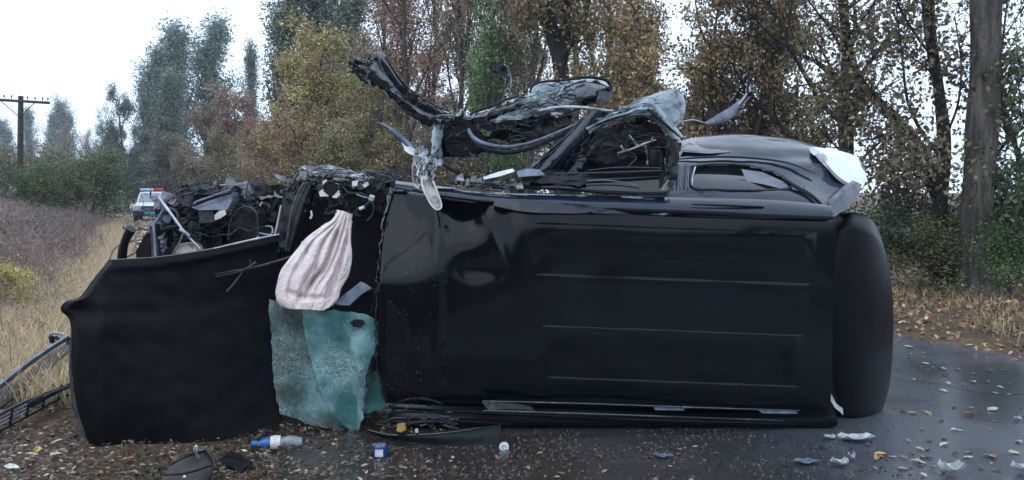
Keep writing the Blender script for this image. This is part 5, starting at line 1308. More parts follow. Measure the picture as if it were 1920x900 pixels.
# radiator grille below it
A, B_ = gp(-40, 812, .07), gp(140, 722, .20)
gt = thing('radiator_grille', (A.x, A.y, 0), 'broken black slatted radiator grille on the leaf litter below the bumper beam', 'grille')
axis = (B_ - A); Ln = axis.length; ax = axis.normalized(); upv = Vector((.2, -.25, .94)); upv = (upv - ax * upv.dot(ax)).normalized(); nrm = ax.cross(upv)
for k, (off, r_) in enumerate(((.055, .012), (.03, .005), (.008, .005), (-.016, .005), (-.05, .013))):
    mb = MB(); pts = [A + ax * Ln * t + upv * (off * (1 + .2 * math.sin(t * 5)) - .05 * (t - .4) ** 2) for t in np.linspace(0, 1, 14)]
    mb.tube(pts, r_ * 1.2, 6, flat=.6)
    mb.build('slat' if 0 < k < 4 else 'frame_bar', M['bluegrey'] if 0 < k < 4 else M['plastic'], gt)
for t in (.12, .3, .47, .64, .82):
    mb = MB(); c = A + ax * Ln * t
    mb.tube([c - upv * .06, c + upv * .06 + ax * .015], [.010, .008], 5); mb.build('crossbar', M['plastic'], gt)
mb = MB(); c = P(70, 752, 5.62)
mb.box(c, (.10, .05, .05), rot3(0, -30, 10), bev=.01); mb.tube([c, c + Vector((.12, .0, .06)), c + Vector((.22, 0, .10))], [.02, .015, .01], 6); mb.build('mounting_tab', M['plastic'], gt)

# squashed brown case
c = gp(352, 884, .045)
t_ = thing('floor_mat', (c.x, c.y, 0), 'crumpled grey brown car floor mat with stitched border on the leaf litter', 'floor mat')
q = [gp(300, 893, .03), gp(322, 866, .10), gp(388, 842, .10), gp(402, 884, .08), gp(384, 900, .03), gp(312, 925, .01)]
def plateg(name, T, B, L, Rr, m_, parent, thick=.012, nz_=.02, sc=9, nu=24, nv=20):
    g = []
    Tn, Bn, Ln_, Rn = resample(T, nu), resample(B, nu), resample(L, nv), resample(Rr, nv)
    for j in range(nv + 1):
        v = j / nv; row = []
        for i in range(nu + 1):
            u = i / nu
            p = Tn[i] * (1 - v) + Bn[i] * v + Ln_[j] * (1 - u) + Rn[j] * u - (Tn[0] * (1 - u) * (1 - v) + Tn[-1] * u * (1 - v) + Bn[0] * (1 - u) * v + Bn[-1] * u * v)
            row.append(p + Vector((0, 0, nz_ * noise.noise(p * sc))))
        g.append(row)
    return grid(name, g, thick, m_, parent)
M['mat_cloth'] = mat('grey_brown_vinyl', (.028, .023, .021), (.065, .052, .047), scale=6, rough=.7, bump=.5, bscale=60, spots=(40, .68, (.14, .12, .11)))
plateg('mat_panel', [gp(322, 868, .10), gp(355, 853, .13), gp(388, 843, .10)], [gp(296, 905, .02), gp(345, 915, .04), gp(392, 900, .03)], [gp(322, 868, .10), gp(296, 905, .02)], [gp(388, 843, .10), gp(402, 868, .09), gp(392, 900, .03)], M['mat_cloth'], t_, .03)
for pts in ([(318, 872, .12), (350, 856, .15), (386, 846, .12)], [(308, 890, .085), (350, 887, .10), (398, 872, .11)], [(384, 845, .12), (398, 870, .11), (394, 896, .05)]):
    MB().tube(gpath(pts, 12), .007, 6).build('stitched_border', M['plastic'], t_)
MB().tube([gp(372, 858, .12), gp(364, 842, .2), gp(368, 836, .22)], [.008, .006, .009], 6).build('strap', M['pale2'], t_)
MB().tube([gp(346, 894, .085), gp(346, 893, .10)], [.009, .006], 10).build('press_stud', M['white_pl'], t_)
# black rag
o = plateg('black_rag', [gp(412, 862, .03), gp(430, 848, .05), gp(452, 850, .04)], [gp(425, 872, .01), gp(445, 884, .01), (gp(474, 872, .01))], [gp(412, 862, .03), gp(416, 868, .03), gp(425, 872, .01)], [gp(452, 850, .04), gp(462, 860, .04), gp(474, 872, .01)], M['plastic_d'], None, .012, .03, 14, 16, 12)
one(o, 'crumpled black rag among red leaves beside the floor mat', 'rag')
# plastic bottle
bl = M['blue'] = mat('blue_plastic', (.012, .08, .30), (.04, .18, .45), scale=30, rough=.3)
c = gp(515, 832, .045)
t_ = thing('plastic_bottle', (c.x, c.y, 0), 'crushed clear water bottle with blue cap and label below the windscreen', 'bottle')
a = gp(472, 832, .04); b = gp(566, 826, .045)
ax = (b - a); Lb = ax.length; ax.normalize()
rad = [.014, .014, .020, .036, .040, .036, .040, .037, .041, .038, .040, .034]
mb = MB(); mb.tube([a + ax * Lb * (.10 + .9 * k / 11) + Vector((0, 0, .006 * math.sin(k))) for k in range(12)], rad, 14, flat=.8)
M['bottle'] = mat('clear_bottle_plastic', (.30, .34, .38), (.5, .54, .57), scale=30, rough=.15, alpha=.45, spec=.8)
mb.build('bottle_body', M['bottle'], t_)
MB().tube([a, a + ax * .035], [.020, .019], 12).build('bottle_cap', bl, t_)
mb = MB(); mb.tube([a + ax * Lb * .16, a + ax * Lb * .24, a + ax * Lb * .32, a + ax * Lb * .36], [.024, .040, .0425, .039], 14, flat=.8, cap=False); mb.build('bottle_label', bl, t_)
mb = MB(); mb.tube([a + ax * Lb * .38, a + ax * Lb * .48, a + ax * Lb * .58], [.041, .047, .043], 14, flat=.95, cap=False)
mb.build('pale_wrap', M['white_pl'], t_)
# blue can
c = gp(713, 858, 0)
t_ = thing('drink_can', (c.x, c.y, 0), 'small blue drink can with a white patch standing near the torn trim', 'can')
mb = MB(); mb.tube([c, c + Vector((0, 0, .008)), c + Vector((0, 0, .07)), c + Vector((0, 0, .078))], [.038, .044, .044, .036], 20); mb.build('can_body', mat('deep_blue_can', (.008, .03, .16), (.02, .07, .32), scale=20, rough=.3), t_)
mb = MB()
vs = []
for k in range(7):
    t = math.radians(-125 + k * 11)
    for z in (.018, .062): vs.append(c + Vector((.0448 * math.cos(t), .0448 * math.sin(t), z)))
mb.add(vs, [(2 * k, 2 * k + 2, 2 * k + 3, 2 * k + 1) for k in range(6)]); mb.build('can_label', M['white_pl'], t_)
mb = MB(); mb.tube([c + Vector((0, 0, .079)), c + Vector((0, 0, .082))], [.034, .033], 18); mb.build('can_lid', M['chrome'], t_)
# torn dark trim panel under the front of the roof
c = gp(820, 845, 0)
t_ = thing('torn_trim_panel', (c.x, c.y, 0), 'dark greenish torn door trim lying below the front of the roof', 'trim panel')
M['greentrim'] = mat('dark_green_grey_trim', (.003, .006, .007), (.008, .015, .016), scale=5, rough=.55, bump=.4, spec=.2)
sheet('panel', [(686, 803, 5.35), (740, 812, 5.32), (830, 808, 5.33), (940, 795, 5.38)], [(700, 815, 5.34), (760, 832, 5.3), (850, 848, 5.25), (926, 854, 5.22)],
      [(686, 803, 5.35), (700, 815, 5.34)], [(940, 795, 5.38), (936, 825, 5.3), (926, 854, 5.22)], nu=50, nv=16, disp=lambda x, y, u, v: -.02 * math.sin(v * 6), crumple=.02, cs=5, seed=91, thick=.01, material=M['greentrim'], parent=t_)
ptube('panel_lip', [(690, 806, 5.32), (740, 816, 5.29), (830, 812, 5.3), (900, 802, 5.33)], [.003, .005, .004, .002], M['torn'], t_, n=30, sides=6)
for pts, r_, mm in (([(720, 776, 5.40), (760, 772, 5.38), (820, 774, 5.38), (900, 780, 5.42)], [.008, .014, .012, .006], 'plastic'),
                    ([(715, 785, 5.4), (760, 792, 5.38), (840, 790, 5.38), (960, 795, 5.45)], [.012, .018, .016, .010], 'plastic_d'),
                    ([(738, 757, 5.40), (770, 748, 5.38), (800, 748, 5.37), (832, 758, 5.39)], [.006, .012, .014, .004], 'torn')):
    ptube('bent_rail_piece', pts, r_, M[mm], t_, n=24, sides=7, flat=.6)
cmb = MB()
for k in range(26):
    x = cr_.uniform(725, 850); y = cr_.uniform(770, 800); q = [P(x, y, 5.34)]
    for s_ in range(3): x += cr_.gauss(0, 12); y += cr_.gauss(0, 4); q.append(P(x, y, 5.33 + cr_.uniform(-.02, .02)))
    cmb.tube(resample(q, 6), cr_.choice([.003, .005]), 5)
cmb.build('torn_fibres', M['cable'], t_)
poly('foam_block', [(745, 797, 5.27), (757, 796, 5.27), (761, 806, 5.27), (752, 810, 5.27), (743, 808, 5.27)], .04, M['ochre'], t_)
poly('metal_scrap', [(778, 806, 5.27), (783, 804, 5.27), (784, 811, 5.27), (779, 812, 5.27)], .02, M['pale2'], t_)
# disc
c = gp(945, 838, .02)
mb = MB(); mb.tube([c, c + Vector((0, -.012, .004))], [.032, .030], 18)
mb.tube([c + Vector((.014 * math.cos(t), -.016, .006 + .014 * math.sin(t))) for t in np.linspace(0, 4.5, 12)], .004, 5)
one(mb.build('metal_cap', M['pale2'], None), 'small shiny round metal cap just right of the torn trim end', 'metal cap')
# pale plastic shards on the road
def shard(px, py, w_, d_, seed, label, m_='shard', name='plastic_shard', curl=.6):
    c = gp(px, py, .012); r_ = random.Random(seed)
    g = []
    for j in range(6):
        row = []
        for i in range(10):
            u, v = i / 9 * 2 - 1, j / 5 * 2 - 1
            ww = (1 - .35 * v * v) * (1 + .15 * math.sin(u * 7 + seed))
            row.append(c + Vector((u * w_ * ww, v * d_ * (1 - .5 * u * u) + .01 * math.sin(u * 5 + seed), .01 + curl * d_ * (u * u * .6 + v * v * .5) + .006 * noise.noise(Vector((i, j, seed))))))
        g.append(row)
    o = grid(name, g, .004, M[m_], None)
    return one(o, label, 'debris')
shard(1604, 826, .11, .055, 1, 'large curved pale plastic shard just below the tail door corner')
shard(1556, 823, .035, .03, 2, 'small pale plastic chip just left of the curved shard under the tail door')
shard(1575, 873, .055, .03, 3, 'tilted pale plastic shard on the wet road between two darker fragments', curl=1.2)
shard(1597, 862, .03, .02, 4, 'upright white chip right of the tilted plastic shard', curl=1.6)
shard(1510, 869, .085, .04, 5, 'thin grey plastic sliver lying in the shadow of the wreck', 'bluegrey', curl=.3)
shard(1243, 858, .055, .025, 6, 'blue grey plastic shard on the ground below the middle of the roof', 'bluegrey')
shard(1783, 888, .07, .05, 7, 'white curled plastic shard at the bottom edge of the wet road', curl=1.2)
shard(1918, 885, .06, .045, 8, 'white plastic shard at the far bottom right corner of the road', curl=1.0)
shard(1908, 787, .025, .02, 9, 'small white chip on the wet road near the right edge of the picture')
shard(700, 894, .012, .012, 10, 'tiny white pebble like chip in front of the blue can')
# fallen leaves on the asphalt, each its own object --------------------------------
def leaf_proto(seed):
    r_ = random.Random(seed); g = []
    for j in range(7):
        v = j / 6; row = []
        hw = math.sin(math.pi * (v * .92 + .04)) ** .8 * (1 - .3 * v)
        for i in range(5):
            u = i / 2 - 1
            row.append(Vector((u * hw * .62 + .06 * math.sin(v * 9 + seed) * abs(u), v * 2 - 1, .28 * abs(u) * hw + .22 * (v - .5) ** 2 + .12 * noise.noise(Vector((i * .6, j * .5, seed))))))
        g.append(row)
    V_ = [p for row in g for p in row]
    F_ = [(j * 5 + i, j * 5 + i + 1, (j + 1) * 5 + i + 1, (j + 1) * 5 + i) for j in range(6) for i in range(4)]
    me = bpy.data.meshes.new('fallen_leaf'); me.from_pydata([tuple(p) for p in V_], [], F_); me.materials.append(LM); me.update()
    return me
def lm():
    m, n, b = newmat('fallen_leaf_skin')
    oi = n.nodes.new("ShaderNodeObjectInfo"); tc = n.nodes.new("ShaderNodeTexCoord")
    t = n.nodes.new("ShaderNodeTexNoise"); t.inputs['Scale'].default_value = 2.2; n.links.new(tc.outputs['Object'], t.inputs['Vector'])
    r_ = n.nodes.new("ShaderNodeMapRange"); r_.inputs[1].default_value = .35; r_.inputs[2].default_value = .65; r_.inputs[3].default_value = .6; r_.inputs[4].default_value = 1.2
    n.links.new(t.outputs['Fac'], r_.inputs[0])
    mx_ = n.nodes.new("ShaderNodeHueSaturation"); n.links.new(oi.outputs['Color'], mx_.inputs['Color']); n.links.new(r_.outputs[0], mx_.inputs['Value'])
    n.links.new(mx_.outputs[0], b.inputs['Base Color']); setin(b, rough=.35, spec=.5)
    return m
LM = lm()
protos = [leaf_proto(k) for k in range(6)]
YELLOW, TAN, ORANGE, BROWN, PALE, DARK = (.50, .33, .08), (.30, .21, .13), (.42, .16, .05), (.14, .075, .05), (.46, .40, .30), (.06, .035, .03)
def leaf(x, y, z, s, col, label, group=None, tilt=(0, 0)):
    o = bpy.data.objects.new('fallen_leaf', rnd.choice(protos)); COL.objects.link(o)
    o.location = (x, y, z); o.scale = (s, s, s * rnd.uniform(.6, 1.3)); o.color = (*col, 1)
    o.rotation_euler = (R(rnd.uniform(-14, 14)) + tilt[0], R(rnd.uniform(-14, 14)) + tilt[1], rnd.uniform(0, 6.28))
    return tag(o, label, 'leaf', group)
special = [(1650, 852, .036, YELLOW, 'bright yellow leaf on the wet road right of the curved plastic shard'),
           (1815, 777, .045, ORANGE, 'orange leaf alone in the middle of the wet road'),
           (1862, 768, .045, PALE, 'pale leaf lying flat just right of the orange leaf'),
           (1862, 856, .045, TAN, 'curled tan leaf near the bottom of the road, a dark gap under it'),
           (1704, 652, .05, PALE, 'large pale leaf near the far edge of the road beside the tail door'),
           (1824, 716, .042, PALE, 'pale leaf left of a twin leaf in the middle of the road'),
           (1711, 775, .036, ORANGE, 'rust orange leaf close to the tail door on the wet road'),
           (1723, 868, .045, PALE, 'flat pale yellow leaf near the bottom of the wet road'),
           (1770, 834, .04, PALE, 'pale leaf left of the curled tan one on the wet road')]
for px, py, s, c_, lb in special:
    p = gp(px, py, .012); leaf(p.x, p.y, .014, s, c_, lb)
cnt = 0
while cnt < 85:
    px, py = rnd.uniform(1600, 1935), 617 + (895 - 617) * rnd.random() ** 1.35
    p = gp(px, py)
    if not road_mid(p.x, p.y): continue
    if px < 1690 and py < 795: continue
    cnt += 1
    c_ = rnd.choice([PALE, PALE, TAN, TAN, BROWN, TAN, DARK, PALE])
    s = rnd.uniform(.016, .036)
    nm = {PALE: 'small pale', TAN: 'small tan', BROWN: 'small brown', YELLOW: 'small yellow', DARK: 'small dark'}[c_]
    leaf(p.x, p.y, .012, s, c_, nm + ' leaf scattered on the wet asphalt right of the wreck', nm[6:] + ' leaves scattered on the wet road')
cnt = 0
while cnt < 48:
    px, py = rnd.uniform(560, 1560), rnd.uniform(838, 905)
    p = gp(px, py)
    if px < 1000 and py < 860: continue
    if rnd.random() < sstep(900, 1500, px) * .8: continue
    cnt += 1
    c_ = rnd.choice([TAN, TAN, PALE, BROWN, BROWN, BROWN])
    nm = {PALE: 'pale', TAN: 'tan', BROWN: 'brown', YELLOW: 'yellow'}[c_]
    leaf(p.x, p.y, max(.012, gz(p.x, p.y) + .006), rnd.uniform(.012, .028), c_, nm + ' leaf on the dirty ground in front of the roof', nm + ' leaves in front of the roof')
for px, py, Yk, lb in ((1491, 386, 5.795, 'pale yellow leaf stuck to the wet rail at the rear end of the roof'), (1524, 317, 6.16, 'small yellow leaf stuck to the wet flank above the tail lamp')):
    p = P(px, py, Yk); leaf(p.x, p.y, p.z, .022, YELLOW, lb, tilt=(R(60), 0))
# litter bits on the verge that stand out
for px, py, s, c_, lb in ((70, 848, .04, YELLOW, 'yellow leaf on the leaf litter below the grille'), (60, 856, .035, PALE, 'pale leaf just beside the yellow leaf below the grille'),
                          (105, 857, .04, (.62, .6, .52), 'whitish leaf right of the yellow leaf below the grille'), (22, 882, .045, (.6, .58, .52), 'whitish leaf at the lower left corner'),
                          (108, 833, .04, (.5, .44, .38), 'grey tan curled leaf between the grille and the bonnet edge'), (240, 866, .04, ORANGE, 'orange brown leaf below the bonnet corner'),
                          (565, 876, .045, PALE, 'pale curled leaf between the bottle and the can')):
    p = gp(px, py, .03); leaf(p.x, p.y, gz(p.x, p.y) + .03, s, c_, lb)

# ================================================================== POLICE CAR
def police_car(px, py):
    c = gp(px, py, 0)
    t_ = thing('police_car', (c.x, c.y, 0), 'white police car with a blue and red light bar parked on the track', 'police car')
    ang = 18
    Rm = Matrix.Rotation(R(ang), 3, 'Z')
    def T_(x, y, z): return c + Rm @ Vector((x, y, z))
    W_ = Vector
    wm = mat('white_car_paint', (.74, .76, .78), (.82, .84, .85), scale=2, rough=.25, coat=.4)
    dk = mat('dark_blue_bumper', (.012, .015, .035), (.03, .035, .06), scale=8, rough=.4)
    gl_ = mat('car_glass', (.16, .20, .24), (.30, .35, .40), scale=1.5, rough=.1, spec=.8)
    # body by cross sections along its length (front at -y)
    secs = [(-2.0, .78, .34, .80, 0), (-1.9, .82, .30, .90, 0), (-1.2, .84, .28, 1.00, 0), (-.95, .84, .28, 1.04, 0), (.9, .84, .28, 1.05, 0), (1.9, .82, .32, 1.00, 0), (2.0, .76, .40, .95, 0)]
    vs = []; K = 10
    for (y, hw, z0, z1, _) in secs:
        ring = [(-hw * .9, z0), (-hw, z0 + .12), (-hw * 1.01, (z0 + z1) / 2), (-hw * .96, z1 - .08), (-hw * .84, z1), (hw * .84, z1), (hw * .96, z1 - .08), (hw * 1.01, (z0 + z1) / 2), (hw, z0 + .12), (hw * .9, z0)]
        vs += [T_(x, y, z) for x, z in ring]
    fs = [(i * K + k, i * K + (k + 1) % K, (i + 1) * K + (k + 1) % K, (i + 1) * K + k) for i in range(len(secs) - 1) for k in range(K)]
    fs += [tuple(range(K)), tuple((len(secs) - 1) * K + k for k in range(K))[::-1]]
    mb = MB(); mb.add(vs, fs); body = mb.build('body', wm, t_)
    cab = [(-.95, .74, 1.03, 1.05), (-.35, .62, 1.03, 1.60), (1.2, .62, 1.03, 1.62), (1.75, .70, 1.03, 1.08)]
    mb = MB()
    vs = []
    for (y, hw, z0, z1) in cab: vs += [T_(-.76, y, z0), T_(-hw, y, z1 - .03), T_(-hw * .9, y, z1), T_(hw * .9, y, z1), T_(hw, y, z1 - .03), T_(.76, y, z0)]
    fs = [(i * 6 + k, i * 6 + (k + 1) % 6, (i + 1) * 6 + (k + 1) % 6, (i + 1) * 6 + k) for i in range(3) for k in range(6)] + [tuple(range(6)), tuple(18 + k for k in range(6))[::-1]]
    mb.add(vs, fs); mb.build('cabin', wm, t_)
    def pl(name, pts, d, m_, par=t_):
        mb = MB(); mb.prism([T_(*p) for p in pts], Rm @ Vector(d)); return mb.build(name, m_, par)
    pl('windscreen', [(-.66, -.93, 1.08), (.66, -.93, 1.08), (.55, -.42, 1.54), (-.55, -.42, 1.54)], (0, -.02, .01), gl_)
    for s in (-1, 1):
        pl('side_window', [(s * .755, -.75, 1.08), (s * .755, 1.4, 1.08), (s * .64, 1.1, 1.54), (s * .64, -.35, 1.54)], (s * .015, 0, 0), gl_)
        pl('headlight', [(s * .76, -2.0, .66), (s * .44, -2.01, .66), (s * .44, -2.01, .84), (s * .76, -1.97, .84)], (0, -.03, 0), M['white_pl'])
        mb = MB(); mb.box(T_(s * .93, -.75, 1.10), (.16, .08, .12), Rm, bev=.02); mb.build('wing_mirror', dk, t_)
        for y in (-1.25, 1.25):
            mb = MB(); mb.tube([T_(s * .66, y, .32), T_(s * .68, y, .32), T_(s * .84, y, .32), T_(s * .86, y, .32)], [.28, .32, .32, .29], 20)
            wh = mb.build('wheel', M['rubber'], t_)
            mb = MB(); mb.tube([T_(s * .855, y, .32), T_(s * .875, y, .32)], [.19, .17], 16); mb.build('rim', M['chrome'], wh)
    pl('front_grille', [(-.42, -2.02, .64), (.42, -2.02, .64), (.42, -2.0, .84), (-.42, -2.0, .84)], (0, -.02, 0), dk)
    mb = MB(); mb.box(T_(0, -2.03, .45), (1.66, .18, .30), Rm, bev=.04); bp = mb.build('front_bumper', dk, t_)
    tq = mat('turquoise_plate', (.02, .40, .48), (.04, .5, .58), scale=4, rough=.4)
    mb = MB(); mb.box(T_(.05, -2.14, .46), (.56, .02, .14), Rm, bev=.005); mb.build('number_plate', tq, t_)
    mb = MB(); mb.box(T_(0, -.1, 1.67), (1.24, .22, .04), Rm, bev=.01); lb = mb.build('light_bar', dk, t_)
    for s, nm, cc in ((-1, 'blue_lens', (.55, .68, .95)), (1, 'red_lens', (.55, .05, .05))):
        mb = MB(); mb.box(T_(s * .36, -.1, 1.74), (.54, .24, .13), Rm, bev=.03); mb.build(nm, mat(nm, cc, rough=.25), lb)
    mb = MB(); mb.box(T_(0, -.1, 1.735), (.16, .24, .13), Rm, bev=.03); mb.build('speaker_box', M['white_pl'], lb)
    for s in (-1, 1):
        mb = MB(); mb.tube([T_(s * .45, -.1, 1.58), T_(s * .45, -.1, 1.66)], .02, 6); mb.build('bar_foot', dk, lb)
    mb = MB(); mb.tube([T_(-.62, -.68, 1.12), T_(0, -.63, 1.15), T_(.5, -.68, 1.12)], .012, 5); mb.build('wiper', dk, t_)
police_car(287, 413)
# pale bench like slab beside the track
c = gp(201, 398, .0)
t_ = thing('low_bench', (c.x, c.y, gz(c.x, c.y)), 'low pale bench at the verge left of the police car', 'bench')
zb = gz(c.x, c.y)
mb = MB(); mb.box((c.x, c.y, zb + .48), (.85, .35, .07), rot3(z=10), bev=.01); mb.build('bench_top', M['pale2'], t_)
mb = MB(); mb.box((c.x + .1, c.y - .05, zb + .14), (.7, .10, .06), rot3(z=10), bev=.01); mb.build('foot_rail', M['pale2'], t_)
for s in (-.3, .3):
    mb = MB(); mb.box((c.x + s, c.y, zb + .23), (.07, .25, .46), rot3(z=10), bev=.008); mb.build('leg', M['cream'], t_)

# ================================================================== UTILITY POLE
Yp = 44; base = P(38, 360, Yp); top = P(39, 180, Yp)
t_ = thing('utility_pole', (base.x, Yp, 0), 'dark wooden utility pole with a long crossarm above the hedge', 'utility pole')
wd = M['polewood'] = mat('dark_tarred_wood', (.022, .012, .012), (.06, .035, .032), scale=6, rough=.85, bump=.4)
MB().tube([Vector((base.x, Yp, -.2)), Vector((base.x, Yp, 2)), top], [.17, .16, .125], 12).build('pole', wd, t_)
a, b = P(-22, 186, Yp - .2), P(93, 193, Yp - .2)
mb = MB(); mb.tube([a, b], .075, 4); mb.build('crossarm', wd, t_)
for x in (8, 22, 52, 66, 80, 90):
    p = a.lerp(b, (x + 22) / 115)
    ins = MB(); ins.tube([p + Vector((0, 0, .05)), p + Vector((0, 0, .16)), p + Vector((0, 0, .17)), p + Vector((0, 0, .27))], [.015, .015, .045, .03], 8); ins.build('insulator', M['cable'], t_)
for s in (-1, 1):
    MB().tube([top + Vector((0, -.15, -1.1)), top + Vector((s * .9, -.2, -.28))], .022, 5).build('brace', wd, t_)
# ================================================================== TREES
def branchy(rs_, H, r0, levels, spread, up, nchild, kids_from=.3, lean=(0, 0), wig=.06, lenr=.55, curve=.3, minr=.004, trunk_len=.75, segs=8):
    """returns tubes [(pts, radii, level)] and twig points (pos, level)"""
    tubes = []; tips = []
    def grow(p, d, L, r, lv):
        n = segs if lv == 0 else max(3, segs - 2 * lv)
        pts = [p.copy()]; q = p.copy(); dd = d.copy()
        for i in range(n):
            dd = dd + rs_.normal(size=3) * wig * (1 + lv * .8) + np.array([0, 0, up * .12 * (lv > 0)])
            if lv == 0: dd = dd * .9 + d * .1
            dd /= np.linalg.norm(dd)
            q = q + dd * L / n; pts.append(q.copy())
        rr = [max(minr, r * (1 - (.75 if lv else .6) * i / n)) for i in range(n + 1)]
        tubes.append((pts, rr, lv))
        if lv >= levels:
            for i in range(1, n + 1): tips.append(pts[i])
            return
        if lv >= levels - 1:
            for i in range(max(1, n // 2), n + 1): tips.append(pts[i])
        k = nchild[lv]
        for c in range(k):
            t = kids_from + (1 - kids_from) * (c + rs_.uniform(.1, .9)) / k if lv == 0 else rs_.uniform(.2, 1)
            i = min(n - 1, int(t * n)); f = t * n - i
            pp = pts[i] * (1 - f) + pts[i + 1] * f
            base_d = pts[i + 1] - pts[i]; base_d /= np.linalg.norm(base_d)
            a = rs_.normal(size=3); a -= base_d * a.dot(base_d); a /= np.linalg.norm(a)
            sp = spread * rs_.uniform(.7, 1.3)
            nd = base_d * math.cos(sp) + a * math.sin(sp); nd[2] += up * .3; nd /= np.linalg.norm(nd)
            grow(pp, nd, L * lenr * rs_.uniform(.6, 1.15) * (1.15 - .55 * t if lv == 0 else 1), max(minr, rr[i] * .55), lv + 1)
    grow(np.zeros(3), np.array([lean[0], lean[1], 1.]) / np.linalg.norm([lean[0], lean[1], 1.]), H * trunk_len, r0, 0)
    return tubes, np.array(tips)
def wood_mesh(name, tubes, material, sides=(9, 6, 4, 3), flare=True):
    mb = MB()
    for pts, rr, lv in tubes:
        rr = list(rr)
        if lv == 0 and flare: rr[0] *= 1.25
        mb.tube([Vector(p) for p in pts], rr, sides[min(lv, len(sides) - 1)], cap=False)
    me = bpy.data.meshes.new(name); me.from_pydata([tuple(v) for v in mb.v], [], mb.f); me.materials.append(material)
    me.polygons.foreach_set('use_smooth', [True] * len(me.polygons)); me.update(); return me
def crown_from(name, tips, n, sigma, size, rs_, flat=0., val=.28, hue=.03, squash=1.0, bare=0.0, cl=.25):
    k = len(tips)
    w_ = rs_.gamma(1.2, 1, k); 
    if bare: w_ *= (rs_.rand(k) > bare)
    w_ /= w_.sum()
    idx = rs_.choice(k, n, p=w_)
    cv = np.column_stack([np.clip(1 + rs_.normal(size=k) * cl, .45, 1.7), rs_.normal(size=k) * .018])
    C = tips[idx] + rs_.normal(size=(n, 3)) * sigma * np.array([1, 1, squash])
    C[:, 2] = np.maximum(C[:, 2], .05)
    return leaf_mesh(name, C, size, rs_, M['leaf'], val=val, hue=hue, narrow=.6, clump=cv[idx])
T = {}; DIM = {}
def proto(kind, k, H, r0, levels, spread, up, nchild, nleaf, sigma, size, bark='bark_f', **kw):
    rs_ = np.random.RandomState(100 + k * 7 + len(kind) * 13)
    ck = {q: kw.pop(q) for q in list(kw) if q in ('bare', 'squash', 'cl')}
    tubes, tips = branchy(rs_, H, r0, levels, spread, up, nchild, **kw)
    wm = wood_mesh('trunk', tubes, M[bark])
    cm = crown_from('crown', tips, nleaf, sigma, size, rs_, **ck)
    vv = np.empty(len(cm.vertices) * 3); cm.vertices.foreach_get('co', vv); vv = vv.reshape(-1, 3)
    DIM[cm.name] = (np.percentile(vv[:, 2], 99), np.percentile(np.abs(vv[:, 0] - np.median(vv[:, 0])), 92) * 2, np.median(vv[:, 0]))
    T.setdefault(kind, []).append((wm, cm))
for k in range(3): proto('bushy', k, 9, .17, 3, .75, .25, (13, 7, 4), 14000, .19, .058, kids_from=.12, lenr=.46, wig=.07, bare=.45, cl=.35)
for k in range(2): proto('poplar', k, 15, .26, 2, .46, .8, (38, 8), 14000, .36, .10, kids_from=.10, lenr=.36, wig=.03, trunk_len=.9, bark='bark')
for k in range(3): proto('thin', k, 11, .11, 3, .45, .55, (13, 6, 3), 8500, .24, .045, kids_from=.28, lenr=.36, wig=.05, trunk_len=.95, bare=.35, bark='bark_f')
for k in range(2): proto('sparse', k, 10, .15, 3, .85, .25, (12, 8, 5), 3000, .15, .042, kids_from=.2, lenr=.55, wig=.10, bare=.55, bark='bark')
for k in range(3): proto('shrub', k, 2.6, .035, 2, .8, .35, (14, 8), 9000, .13, .032, kids_from=.04, lenr=.62, wig=.14, minr=.003, bare=.05)
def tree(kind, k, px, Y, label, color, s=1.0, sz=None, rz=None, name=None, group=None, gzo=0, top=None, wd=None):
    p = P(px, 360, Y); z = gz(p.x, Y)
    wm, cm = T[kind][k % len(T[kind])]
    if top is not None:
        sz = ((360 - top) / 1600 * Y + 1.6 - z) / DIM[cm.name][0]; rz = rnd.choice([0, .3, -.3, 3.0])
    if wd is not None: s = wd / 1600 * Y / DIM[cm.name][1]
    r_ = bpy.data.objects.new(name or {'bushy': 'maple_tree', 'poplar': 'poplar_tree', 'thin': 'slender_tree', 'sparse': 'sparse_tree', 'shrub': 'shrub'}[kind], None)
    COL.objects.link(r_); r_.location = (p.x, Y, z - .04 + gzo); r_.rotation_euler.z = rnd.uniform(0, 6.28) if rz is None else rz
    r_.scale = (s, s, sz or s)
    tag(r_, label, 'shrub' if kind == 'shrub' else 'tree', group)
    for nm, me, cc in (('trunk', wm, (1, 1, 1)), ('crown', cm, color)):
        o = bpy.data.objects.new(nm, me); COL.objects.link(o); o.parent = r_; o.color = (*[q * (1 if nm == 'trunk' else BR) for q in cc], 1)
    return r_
BR = 2.0
OLV, YEL, ORG, GRN, DGN, BRN, RED, GRY, PGR = (.115, .105, .045), (.21, .165, .05), (.22, .105, .045), (.06, .085, .035), (.035, .055, .03), (.13, .085, .055), (.20, .075, .055), (.10, .11, .095), (.085, .115, .09)
# far poplars, haze painted into the crown colours; shapes at the track end
tree('poplar', 0, 296, 92, 'left one of the three tall far poplars, shorter than its neighbours', (.10, .135, .115), .98, 1.0, top=92, wd=52)
tree('poplar', 1, 345, 95, 'middle one of the three tall far poplars against the white sky', (.10, .135, .115), 1.15, 1.27, top=55, wd=52)
tree('poplar', 0, 404, 98, 'right one of the three tall far poplars, its crown open in the middle', (.10, .135, .115), 1.2, 1.40, rz=2.2, top=42, wd=66)
tree('poplar', 1, 322, 80, 'low grey green poplar in front of the three tall far ones', (.075, .10, .075), 1.0, .68, top=140, wd=44)
tree('poplar', 1, 478, 66, 'small distant poplar between the far poplars and the yellow trees', (.085, .11, .09), .72, .82, top=88, wd=24)
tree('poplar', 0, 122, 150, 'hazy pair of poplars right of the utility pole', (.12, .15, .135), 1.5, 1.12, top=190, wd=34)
tree('poplar', 1, 104, 152, 'faint narrow poplar beside the hazy pair right of the pole', (.12, .15, .135), 1.2, .95, top=215, wd=24)
